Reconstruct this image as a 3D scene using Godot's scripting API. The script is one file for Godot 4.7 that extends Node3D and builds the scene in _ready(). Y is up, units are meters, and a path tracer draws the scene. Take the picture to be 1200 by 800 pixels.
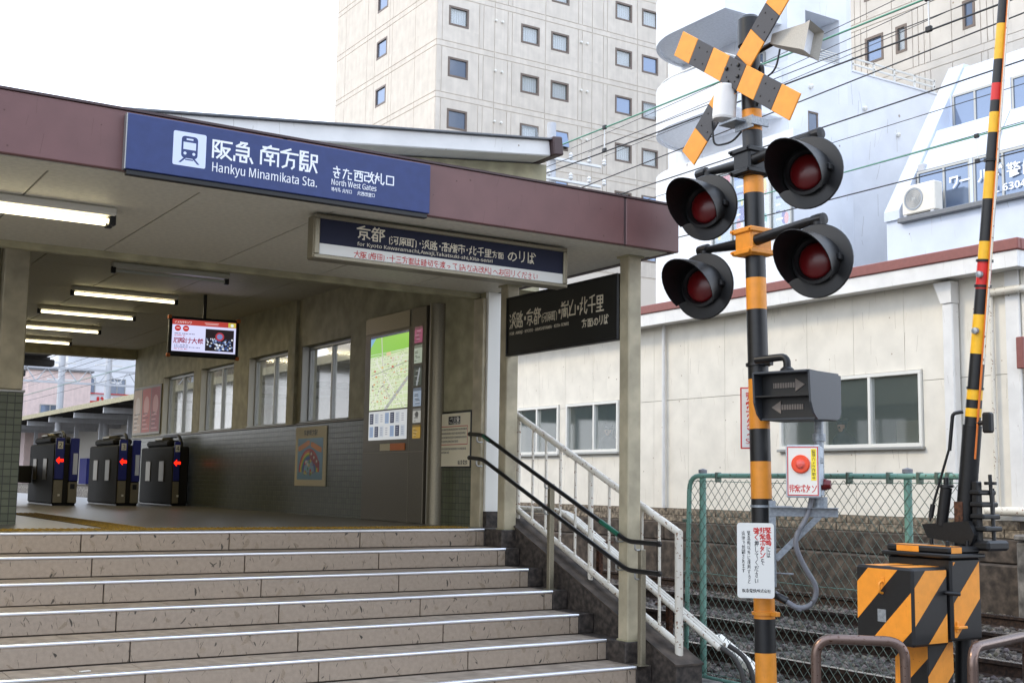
extends Node3D
# A station entrance beside a level crossing. Units are metres, y is up, the tracks run along z.

# ------------------------------------------------------------------ mesh builder
class MB:
	var v := PackedVector3Array()
	var n := PackedVector3Array()
	var u := PackedVector2Array()
	var i := PackedInt32Array()
	func tri(a: Vector3, b: Vector3, c: Vector3) -> void:
		var m := (b - a).cross(c - a).normalized()
		var k := v.size()
		v.append_array([a, b, c]); n.append_array([m, m, m]); u.append_array([Vector2(), Vector2(), Vector2()])
		i.append_array([k, k + 2, k + 1])
	func quad(a: Vector3, b: Vector3, c: Vector3, d: Vector3) -> void:   # counter-clockwise seen from the front
		var m := (b - a).cross(d - a).normalized()
		if m == Vector3.ZERO: m = (c - a).cross(d - a).normalized()
		var k := v.size()
		v.append_array([a, b, c, d]); n.append_array([m, m, m, m])
		u.append_array([Vector2(0, 1), Vector2(1, 1), Vector2(1, 0), Vector2(0, 0)])
		i.append_array([k, k + 2, k + 1, k, k + 3, k + 2])
	func box(x0: float, x1: float, y0: float, y1: float, z0: float, z1: float, bevel := 0.0, xf := Transform3D.IDENTITY) -> void:
		var lo := Vector3(minf(x0, x1), minf(y0, y1), minf(z0, z1))
		var hi := Vector3(maxf(x0, x1), maxf(y0, y1), maxf(z0, z1))
		var b := minf(bevel, 0.45 * minf(hi.x - lo.x, minf(hi.y - lo.y, hi.z - lo.z)))
		var p := func(sx, sy, sz, ax):   # the corner, inset along every axis but ax
			var q := Vector3(hi.x if sx > 0 else lo.x, hi.y if sy > 0 else lo.y, hi.z if sz > 0 else lo.z)
			if ax != 0: q.x -= sx * b
			if ax != 1: q.y -= sy * b
			if ax != 2: q.z -= sz * b
			return xf * q
		for s in [-1, 1]:
			var f := [[p.call(s, -1, -1, 0), p.call(s, 1, -1, 0), p.call(s, 1, 1, 0), p.call(s, -1, 1, 0)],
				[p.call(-1, s, -1, 1), p.call(-1, s, 1, 1), p.call(1, s, 1, 1), p.call(1, s, -1, 1)],
				[p.call(-1, -1, s, 2), p.call(1, -1, s, 2), p.call(1, 1, s, 2), p.call(-1, 1, s, 2)]]
			for q in f:
				if s > 0: quad(q[0], q[1], q[2], q[3])
				else: quad(q[3], q[2], q[1], q[0])
		if b > 0.0:
			var mid := xf * ((lo + hi) / 2)
			var out := func(a, bb, c, d):
				if (bb - a).cross(d - a).dot((a + c) / 2 - mid) < 0: quad(d, c, bb, a)
				else: quad(a, bb, c, d)
			for s in [-1, 1]:
				for t in [-1, 1]:
					out.call(p.call(s, t, -1, 0), p.call(s, t, 1, 0), p.call(s, t, 1, 1), p.call(s, t, -1, 1))
					out.call(p.call(s, -1, t, 0), p.call(s, 1, t, 0), p.call(s, 1, t, 2), p.call(s, -1, t, 2))
					out.call(p.call(-1, s, t, 1), p.call(1, s, t, 1), p.call(1, s, t, 2), p.call(-1, s, t, 2))
					for w in [-1, 1]:
						var a: Vector3 = p.call(s, t, w, 0)
						var c: Vector3 = p.call(s, t, w, 1)
						var d: Vector3 = p.call(s, t, w, 2)
						if (c - a).cross(d - a).dot(a - mid) < 0: tri(a, d, c)
						else: tri(a, c, d)
	func grid(rows: Array, closed: bool) -> void:   # rows of points, smooth
		var nr := rows.size()
		var nc: int = rows[0].size()
		var k := v.size()
		for r in nr:
			for c in nc:
				var ra: Array = rows[maxi(r - 1, 0)]
				var rb: Array = rows[mini(r + 1, nr - 1)]
				var cur: Array = rows[r]
				var ca: Vector3 = cur[(c - 1 + nc) % nc] if closed else cur[maxi(c - 1, 0)]
				var cb: Vector3 = cur[(c + 1) % nc] if closed else cur[mini(c + 1, nc - 1)]
				var m: Vector3 = (cb - ca).cross(rb[c] - ra[c]).normalized()
				v.append(cur[c]); n.append(m); u.append(Vector2(float(c) / nc, float(r) / nr))
		for r in nr - 1:
			for c in (nc if closed else nc - 1):
				var a := k + r * nc + c
				var b := k + r * nc + (c + 1) % nc
				i.append_array([a, b + nc, b, a, a + nc, b + nc])
	func ring(o: Vector3, x: Vector3, y: Vector3, sides: int) -> Array:
		var out := []
		for k in sides:
			var a := TAU * k / sides
			out.append(o + x * cos(a) + y * sin(a))
		return out
	func fan(pts: Array, up: Vector3) -> void:
		for k in range(1, pts.size() - 1):
			var a: Vector3 = pts[0]
			if (pts[k] - a).cross(pts[k + 1] - a).dot(up) < 0: tri(a, pts[k + 1], pts[k])
			else: tri(a, pts[k], pts[k + 1])
	func tube(pts: Array, r, sides := 10, caps := true) -> void:   # r is a number or one radius for each point
		var rows := []
		var x := Vector3.ZERO
		for k in pts.size():
			var d: Vector3 = (pts[mini(k + 1, pts.size() - 1)] - pts[maxi(k - 1, 0)]).normalized()
			if x == Vector3.ZERO:
				x = d.cross(Vector3.UP if absf(d.y) < 0.9 else Vector3.RIGHT).normalized()
			x = (x - d * x.dot(d)).normalized()
			var rr: float = r[k] if r is Array else r
			rows.append(ring(pts[k], x * rr, d.cross(x) * rr, sides))
		grid(rows, true)
		if caps:
			fan(rows[0], pts[0] - pts[1])
			fan(rows[-1], pts[-1] - pts[-2])
	func lathe(o: Vector3, ax: Vector3, prof: Array, sides := 24, a0 := 0.0, a1 := TAU, start := Vector3.ZERO) -> void:   # prof: [radius, along the axis]; each span gets its own normals
		var x := start
		if x == Vector3.ZERO: x = ax.cross(Vector3.UP if absf(ax.y) < 0.9 else Vector3.RIGHT).normalized()
		var y := ax.cross(x)
		for k in prof.size() - 1:
			var rows := []
			for e in [prof[k], prof[k + 1]]:
				var row := []
				for s in (sides + 1):
					var a := a0 + (a1 - a0) * s / sides
					row.append(o + ax * e[1] + (x * cos(a) + y * sin(a)) * maxf(e[0], 0.00001))
				rows.append(row)
			grid(rows, false)
	func prism(poly: Array, z0: float, z1: float, xf := Transform3D.IDENTITY) -> void:   # poly: Vector2, extruded along z
		var pp := PackedVector2Array(poly)
		if Geometry2D.is_polygon_clockwise(pp): pp.reverse()
		var t := Geometry2D.triangulate_polygon(pp)
		var flip := xf.basis.determinant() < 0
		for k in range(0, t.size(), 3):
			var a := pp[t[k]]
			var b := pp[t[k + 1]]
			var c := pp[t[k + 2]]
			if (b - a).cross(c - a) < 0:
				var h := b
				b = c; c = h
			if flip:
				var h := b
				b = c; c = h
			tri(xf * Vector3(a.x, a.y, z1), xf * Vector3(b.x, b.y, z1), xf * Vector3(c.x, c.y, z1))
			tri(xf * Vector3(a.x, a.y, z0), xf * Vector3(c.x, c.y, z0), xf * Vector3(b.x, b.y, z0))
		for k in pp.size():
			var a := pp[k]
			var b := pp[(k + 1) % pp.size()]
			if flip:
				var h := b
				b = a; a = h
			quad(xf * Vector3(a.x, a.y, z0), xf * Vector3(b.x, b.y, z0), xf * Vector3(b.x, b.y, z1), xf * Vector3(a.x, a.y, z1))
	func mesh() -> ArrayMesh:
		var a := []
		a.resize(Mesh.ARRAY_MAX)
		a[Mesh.ARRAY_VERTEX] = v; a[Mesh.ARRAY_NORMAL] = n; a[Mesh.ARRAY_TEX_UV] = u; a[Mesh.ARRAY_INDEX] = i
		var m := ArrayMesh.new()
		m.add_surface_from_arrays(Mesh.PRIMITIVE_TRIANGLES, a)
		return m

# ------------------------------------------------------------------ scene tree helpers
var M := {}
var T := {}
var counts := {}
var rng := RandomNumberGenerator.new()

func numbered(called: String) -> String:
	counts[called] = counts.get(called, 0) + 1
	return called if counts[called] == 1 else "%s_%03d" % [called, counts[called] - 1]

func thing(called: String, label: String, category: String, at := Vector3.ZERO, turn := 0.0, group := "") -> Node3D:
	var o := Node3D.new()
	o.name = numbered(called)
	add_child(o)
	o.position = at
	o.rotation.y = turn
	o.set_meta("label", label)
	o.set_meta("category", category)
	if group: o.set_meta("group", group)
	return o

func part(parent: Node3D, called: String, mb, mat: Material, in_world := true) -> MeshInstance3D:
	# in_world: the shape was written in world coordinates; a part of a part keeps its parent's axes
	var o := MeshInstance3D.new()
	o.name = called
	o.mesh = mb.mesh() if mb is MB else mb
	o.material_override = mat
	parent.add_child(o, true)
	if in_world and parent.get_parent() == self and not parent is MeshInstance3D: o.position = -parent.position
	return o

func structure(called: String, mb: MB, mat: Material) -> MeshInstance3D:
	var o := MeshInstance3D.new()
	o.name = called
	o.mesh = mb.mesh()
	o.material_override = mat
	add_child(o, true)
	o.set_meta("kind", "structure")
	return o

func bx(x0: float, x1: float, y0: float, y1: float, z0: float, z1: float, bevel := 0.0) -> MB:
	var m := MB.new()
	m.box(x0, x1, y0, y1, z0, z1, bevel)
	return m

func tb(pts: Array, r, sides := 10) -> MB:
	var m := MB.new()
	m.tube(pts, r, sides)
	return m

func bend(pts: Array, r: float, steps := 5) -> Array:   # rounds the corners of a path
	var out := [pts[0]]
	for k in range(1, pts.size() - 1):
		var p: Vector3 = pts[k]
		var a: Vector3 = p + (pts[k - 1] - p).limit_length(r)
		var b: Vector3 = p + (pts[k + 1] - p).limit_length(r)
		for s in (steps + 1):
			var t := float(s) / steps
			out.append(a.lerp(p, t).lerp(p.lerp(b, t), t))
	out.append(pts[-1])
	return out

func wall(u0: float, u1: float, v0: float, v1: float, t0: float, t1: float, holes: Array, axis: String, mb: MB = null) -> MB:
	# a wall along x (axis "x": u = x, t = z) or along z (axis "z": u = z, t = x) with rectangular openings [u0, u1, v0, v1]
	var m := mb if mb else MB.new()
	var us := [u0, u1]
	for h in holes:
		for e in [h[0], h[1]]:
			if e > u0 and e < u1 and not us.has(e): us.append(e)
	us.sort()
	for k in us.size() - 1:
		var a: float = us[k]
		var b: float = us[k + 1]
		var cuts := []
		for h in holes:
			if h[0] < b - 0.0001 and h[1] > a + 0.0001: cuts.append([h[2], h[3]])
		cuts.sort_custom(func(p, q): return p[0] < q[0])
		var y := v0
		for c in cuts + [[v1, v1]]:
			if c[0] > y + 0.0001:
				if axis == "x": m.box(a, b, y, c[0], t0, t1)
				else: m.box(t0, t1, y, c[0], a, b)
			y = maxf(y, c[1])
	return m

# ------------------------------------------------------------------ textures and materials
func rgb(r: float, g: float, b: float) -> Color:
	return Color(r / 255.0, g / 255.0, b / 255.0)

func noise_tex(seed_: int, freq: float, lo: float, hi: float, size := 512, octaves := 4, power := 1.0) -> ImageTexture:
	var f := FastNoiseLite.new()
	f.seed = seed_
	f.frequency = freq
	f.fractal_octaves = octaves
	var im := f.get_seamless_image(size, size)
	im.convert(Image.FORMAT_L8)
	var d := im.get_data()
	for k in d.size():
		d[k] = int(255.0 * lerpf(lo, hi, pow(d[k] / 255.0, power)))
	return ImageTexture.create_from_image(Image.create_from_data(size, size, false, Image.FORMAT_L8, d))

func iline(im: Image, a: Vector2, b: Vector2, w: float, c: Color) -> void:
	var l := maxi(int(a.distance_to(b)), 1)
	var s := maxi(int(round(w)), 1)
	for k in (l + 1):
		var p := a.lerp(b, float(k) / l)
		im.fill_rect(Rect2i(int(p.x - s / 2.0 + 0.5), int(p.y - s / 2.0 + 0.5), s, s), c)

func idisc(im: Image, c: Vector2, r: float, col: Color) -> void:
	for y in range(int(-r), int(r) + 1):
		var h := int(sqrt(maxf(r * r - y * y, 0)))
		im.fill_rect(Rect2i(int(c.x) - h, int(c.y) + y, 2 * h + 1, 1), col)

func itext(im: Image, s: String, x: float, y: float, size: float, w: float, c: Color, adv := 1.08) -> void:
	for ch in s:
		for st in GL.get(ch, "").split(" ", false):
			for k in range(0, st.length() - 3, 2):
				iline(im, Vector2(x + int(st[k]) * size / 9.0, y + int(st[k + 1]) * size / 9.0), Vector2(x + int(st[k + 2]) * size / 9.0, y + int(st[k + 3]) * size / 9.0), w, c)
		x += size * adv

func image_mat(im: Image, rough := 0.5, glow := 0.0) -> StandardMaterial3D:
	var m := StandardMaterial3D.new()
	var t := ImageTexture.create_from_image(im)
	m.albedo_texture = t
	m.roughness = rough
	if glow > 0.0:
		m.albedo_color = Color(0.1, 0.1, 0.1)
		m.emission_enabled = true
		m.emission_texture = t
		m.emission_energy_multiplier = glow
	return m

func mat(key: String, c: Color, rough := 0.7, metal := 0.0, tex := "", scale := 1.0, bump := "", depth := 0.6) -> StandardMaterial3D:
	var m := StandardMaterial3D.new()
	m.albedo_color = c
	m.roughness = rough
	m.metallic = metal
	m.uv1_triplanar = true
	m.uv1_triplanar_sharpness = 8.0
	m.uv1_scale = Vector3.ONE * scale
	if tex: m.albedo_texture = T[tex]
	if bump:
		m.normal_enabled = true
		m.normal_texture = T[bump]
		m.normal_scale = depth
	M[key] = m
	return m

func normal_of(tex: ImageTexture, strength: float) -> ImageTexture:
	var im: Image = tex.get_image().duplicate()
	im.convert(Image.FORMAT_RGBA8)
	im.bump_map_to_normal_map(strength)
	return ImageTexture.create_from_image(im)

func make_textures() -> void:
	T.grain = noise_tex(3, 0.05, 0.9, 1.0, 512, 5)
	T.grain_n = normal_of(T.grain, 3.0)
	T.blotch = noise_tex(7, 0.012, 0.78, 1.0, 512, 5)
	T.dirt = noise_tex(11, 0.02, 0.38, 1.0, 512, 6)
	T.fine = noise_tex(19, 0.2, 0.7, 1.0, 512, 2)
	T.fine_n = normal_of(T.fine, 4.0)
	# vertical rain streaks
	var f := FastNoiseLite.new()
	f.seed = 23; f.frequency = 0.02; f.fractal_octaves = 4
	var im := Image.create(512, 512, false, Image.FORMAT_L8)
	var row := []
	for x in 512: row.append(f.get_noise_2d(x * 4.0, 0) * (1.0 - x / 512.0) + f.get_noise_2d((x - 512) * 4.0, 0) * (x / 512.0))
	for y in 512:
		for x in 512:
			var a: float = row[x] * 0.025 + f.get_noise_2d(x * 2.0, y * 0.35) * 0.035 + f.get_noise_2d(x * 1.0, y * 1.0 + 900) * 0.04
			var g := clampf(0.96 + a, 0.0, 1.0)
			im.set_pixel(x, y, Color(g, g, g))
	T.streak = ImageTexture.create_from_image(im)
	# square wall tiles, 8 to a side
	im = Image.create(512, 512, false, Image.FORMAT_L8)
	var hm := Image.create(512, 512, false, Image.FORMAT_L8)
	rng.seed = 5
	for ty in 8:
		for tx in 8:
			var g := rng.randf_range(0.86, 1.0)
			im.fill_rect(Rect2i(tx * 64, ty * 64, 64, 64), Color(0.5, 0.49, 0.46))
			im.fill_rect(Rect2i(tx * 64 + 3, ty * 64 + 3, 58, 58), Color(g, g, g))
			hm.fill_rect(Rect2i(tx * 64 + 3, ty * 64 + 3, 58, 58), Color(0.5, 0.5, 0.5))
			hm.fill_rect(Rect2i(tx * 64 + 5, ty * 64 + 5, 54, 54), Color(1, 1, 1))
	T.tile = ImageTexture.create_from_image(im)
	T.tile_n = normal_of(ImageTexture.create_from_image(hm), 4.0)
	# stone of the risers: speckle and dark shoe scuffs
	var bl: Image = T.grain.get_image()
	im = Image.create(1024, 1024, false, Image.FORMAT_RGB8)
	for y in 1024:
		for x in 1024:
			var g := bl.get_pixel(x % 512, y % 512).r * rng.randf_range(0.93, 1.0)
			im.set_pixel(x, y, Color(g, g, g))
	# faint broad smears, many fine scratches, a few bold marks; most gather where shoes strike
	for k in 900:
		var kind := 0 if k < 120 else (1 if k < 820 else 2)
		var p := Vector2(rng.randf() * 1024, rng.randf() * 1024)
		if kind == 1 and k % 3: p = Vector2(fmod(rng.randfn((k / 28) * 137.0, 30.0) + 20480.0, 1024.0), rng.randf() * 1024)
		var d: Vector2 = Vector2(rng.randfn(0.0, 0.55), 1.0).normalized() * [rng.randf_range(10, 40), rng.randf_range(4, 26), rng.randf_range(8, 26)][kind]
		var g: float = [rng.randf_range(0.82, 0.92), rng.randf_range(0.45, 0.85), rng.randf_range(0.3, 0.55)][kind]
		var w: float = [rng.randf_range(8, 22), rng.randf_range(1.0, 3.2), rng.randf_range(3.0, 8.0)][kind]
		for s in 9:
			var q := p + d * (s / 8.0)
			var ww := maxi(int(w * (0.35 + 0.65 * sin(PI * (s + 0.5) / 9.0))), 1)
			for yy in 4:
				for xx in ww:
					var px := int(q.x + xx + 2048) % 1024
					var py := int(q.y + yy + 2048) % 1024
					var o: Color = im.get_pixel(px, py)
					var a := g * rng.randf_range(0.9, 1.08)
					if a < o.r: im.set_pixel(px, py, Color(a, a * 0.985, a * 0.95))
	T.scuff = ImageTexture.create_from_image(im)
	# worn paint: clouding, hairline scratches, a few chips
	im = Image.create(1024, 1024, false, Image.FORMAT_RGB8)
	f.frequency = 0.008; f.seed = 63
	for y in 1024:
		for x in 1024:
			var g := 0.965 + 0.05 * f.get_noise_2d(x, y) + 0.02 * bl.get_pixel(x % 512, y % 512).r - rng.randf() * 0.015
			im.set_pixel(x, y, Color(g, g, g))
	for k in 170:
		var p := Vector2(rng.randf() * 1024, rng.randf() * 1024)
		var g := rng.randf_range(0.72, 0.92)
		if k % 5: iline(im, p, p + Vector2(rng.randfn(0.0, 6.0), rng.randf_range(4, 60)), 1, Color(g, g * 0.98, g * 0.95))
		else: idisc(im, p, rng.randf_range(1, 3.5), Color(g * 0.8, g * 0.74, g * 0.68))
	T.worn = ImageTexture.create_from_image(im)
	# rust blooms
	im = Image.create(512, 512, false, Image.FORMAT_RGB8)
	f.frequency = 0.025; f.seed = 41
	for y in 512:
		for x in 512:
			var a := smoothstep(0.4, 0.56, f.get_noise_2d(x, y))
			im.set_pixel(x, y, Color(1, 1, 1).lerp(Color(0.5, 0.3, 0.17), a))
	T.rust = ImageTexture.create_from_image(im)

func make_materials() -> void:
	mat("fascia", rgb(114, 79, 76), 0.42, 0.0, "worn", 0.5)
	mat("fascia_trim", rgb(70, 52, 52), 0.5)
	mat("soffit", rgb(216, 210, 192), 0.55, 0.0, "grain", 0.8)
	mat("hall_ceiling", rgb(198, 192, 168), 0.6, 0.0, "grain", 0.8)
	mat("gap", rgb(150, 144, 128), 0.9)
	mat("beige", rgb(182, 174, 140), 0.6, 0.0, "blotch", 0.6)
	mat("beige_post", rgb(196, 184, 154), 0.5, 0.0, "blotch", 0.6)
	mat("tile", rgb(92, 96, 74), 0.35, 0.0, "tile", 2.08, "tile_n", 0.7)
	mat("floor", rgb(120, 116, 110), 0.3, 0.0, "grain", 1.0, "fine_n", 0.1)
	mat("tactile", rgb(196, 152, 40), 0.6, 0.0, "dirt", 1.5)
	mat("riser", rgb(168, 151, 132), 0.6, 0.0, "scuff", 0.5)
	mat("tread", rgb(172, 157, 140), 0.8, 0.0, "blotch", 1.1)
	mat("tread_b", rgb(164, 149, 132), 0.8, 0.0, "blotch", 0.8)
	mat("nosing", rgb(240, 240, 242), 0.32, 0.9)
	mat("skirt", rgb(92, 82, 74), 0.65, 0.0, "dirt", 1.4)
	mat("joint", rgb(96, 88, 80), 0.9)
	mat("sign_blue", rgb(50, 65, 116), 0.55, 0.0, "grain", 0.4)
	mat("sign_navy", rgb(24, 28, 52), 0.75)
	mat("sign_white", rgb(226, 224, 216), 0.4)
	mat("letter_white", rgb(238, 240, 244), 0.45)
	mat("letter_cream", rgb(224, 214, 190), 0.5)
	mat("letter_red", rgb(196, 44, 40), 0.5)
	mat("letter_black", rgb(30, 30, 32), 0.5)
	mat("picto", rgb(214, 222, 246), 0.4)
	mat("steel", rgb(146, 138, 118), 0.42, 0.6, "grain", 2.0)
	mat("steel_dark", rgb(112, 105, 90), 0.42, 0.6, "grain", 2.0)
	mat("alu", rgb(176, 176, 172), 0.42, 0.7, "grain", 3.0)
	mat("galv", rgb(168, 174, 180), 0.48, 0.6, "blotch", 6.0)
	mat("black_sign", rgb(24, 25, 25), 0.35)
	mat("black_box", rgb(19, 19, 20), 0.42)
	mat("black_paint", rgb(24, 24, 25), 0.4, 0.0, "blotch", 3.0)
	mat("yellow_paint", rgb(230, 146, 44), 0.45, 0.0, "worn", 1.3)
	mat("arm_yellow", rgb(238, 182, 32), 0.45, 0.0, "worn", 2.0)
	mat("arm_red", rgb(204, 34, 28), 0.4)
	mat("cross_black", rgb(62, 60, 62), 0.55, 0.0, "grain", 3.0)
	mat("horn_grey", rgb(186, 180, 168), 0.5, 0.0, "grain", 3.0)
	mat("cross_yellow", rgb(238, 152, 42), 0.5, 0.0, "worn", 1.1)
	mat("cast_iron", rgb(27, 27, 28), 0.42, 0.2, "blotch", 5.0)
	mat("lens_red", rgb(96, 8, 11), 0.28)
	mat("white_pipe", rgb(214, 208, 194), 0.4, 0.0, "rust", 1.6)
	mat("white_paint", rgb(228, 226, 222), 0.45, 0.0, "worn", 0.3)
	mat("rubber", rgb(20, 20, 21), 0.3)
	mat("green_tape", rgb(18, 84, 62), 0.4)
	mat("fence_green", rgb(102, 142, 128), 0.45, 0.0, "rust", 2.0)
	mat("wire", rgb(92, 104, 92), 0.5, 0.4)
	mat("guard_steel", rgb(118, 100, 92), 0.3, 0.8, "rust", 3.0)
	mat("conduit", rgb(112, 112, 116), 0.5)
	mat("hose_dark", rgb(58, 55, 52), 0.7)
	mat("panel_wall", rgb(232, 226, 213), 0.7, 0.0, "worn", 0.22, "grain_n", 0.1)
	mat("panel_joint", rgb(150, 142, 128), 0.9)
	mat("brick", rgb(176, 160, 138), 0.85, 0.0, "dirt", 1.2)
	mat("concrete_dark", rgb(108, 95, 83), 0.9, 0.0, "dirt", 0.45, "grain_n", 0.5)
	mat("concrete", rgb(150, 144, 136), 0.85, 0.0, "dirt", 0.5, "grain_n", 0.4)
	mat("asphalt", rgb(112, 109, 105), 0.9, 0.0, "fine", 1.0)
	mat("rail_side", rgb(84, 62, 48), 0.8, 0.2, "dirt", 2.0)
	mat("rail_top", rgb(190, 190, 196), 0.22, 1.0)
	mat("sleeper", rgb(92, 84, 76), 0.9, 0.0, "dirt", 1.0)
	mat("roof_brown", rgb(140, 82, 74), 0.5, 0.0, "grain", 0.5)
	mat("roof_grey", rgb(120, 122, 126), 0.6, 0.0, "grain", 0.5)
	mat("dark_roof", rgb(72, 70, 68), 0.8)
	mat("hotel", rgb(222, 213, 200), 0.75, 0.0, "streak", 0.11)
	mat("hotel_b", rgb(219, 210, 197), 0.75, 0.0, "streak", 0.083)
	mat("hotel_gap", rgb(222, 213, 200), 0.9)
	mat("hotel_frame", rgb(112, 98, 88), 0.5)
	mat("tower", rgb(212, 205, 194), 0.75, 0.0, "worn", 0.07)
	mat("white_wall", rgb(230, 233, 238), 0.6, 0.0, "worn", 0.06)
	mat("office_wall", rgb(208, 216, 230), 0.6, 0.0, "worn", 0.08)
	mat("white_under", rgb(234, 236, 240), 0.6, 0.0, "grain", 0.3)
	mat("curtain", rgb(214, 218, 222), 0.8)
	mat("room_dark", rgb(190, 186, 178), 0.9)
	mat("room", rgb(150, 146, 136), 0.9)
	mat("uniform", rgb(34, 36, 46), 0.8)
	mat("skin", rgb(196, 150, 122), 0.6)
	mat("pink_wall", rgb(232, 210, 204), 0.8, 0.0, "streak", 0.2)
	mat("grey_wall", rgb(196, 198, 202), 0.8, 0.0, "streak", 0.2)
	mat("gate_dark", rgb(17, 16, 15), 0.75)
	mat("gate_blue", rgb(36, 44, 128), 0.35)
	mat("cable", rgb(46, 46, 48), 0.6)
	mat("messenger", rgb(96, 150, 126), 0.5, 0.3)
	mat("insulator", rgb(222, 222, 220), 0.25)
	mat("paper", rgb(216, 204, 172), 0.7)
	mat("light_body", rgb(206, 202, 190), 0.4)
	mat("orange", rgb(206, 110, 40), 0.5)
	mat("rust_iron", rgb(110, 70, 48), 0.8, 0.2, "dirt", 3.0)
	var g := StandardMaterial3D.new()
	g.albedo_color = Color(0.6, 0.68, 0.68, 0.1)
	g.transparency = BaseMaterial3D.TRANSPARENCY_ALPHA
	g.roughness = 0.04
	M.glass = g
	g = StandardMaterial3D.new()
	g.albedo_color = Color(0.7, 0.73, 0.72, 0.28)
	g.transparency = BaseMaterial3D.TRANSPARENCY_ALPHA
	g.roughness = 0.08
	M.dusty_glass = g
	g = StandardMaterial3D.new()
	g.albedo_color = rgb(128, 142, 164)
	g.roughness = 0.05
	g.metallic = 0.55
	M.mirror_glass = g
	g = StandardMaterial3D.new()
	g.albedo_color = rgb(250, 246, 226)
	g.emission_enabled = true
	g.emission = Color(1.0, 0.95, 0.78)
	g.emission_energy_multiplier = 4.5
	M.tube_on = g
	mat("tube_off", rgb(206, 206, 198), 0.3)
	g = StandardMaterial3D.new()
	g.emission_enabled = true
	g.emission = Color(1.0, 0.14, 0.06)
	g.emission_energy_multiplier = 2.0
	g.albedo_color = rgb(200, 40, 20)
	M.arrow_led = g

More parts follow.
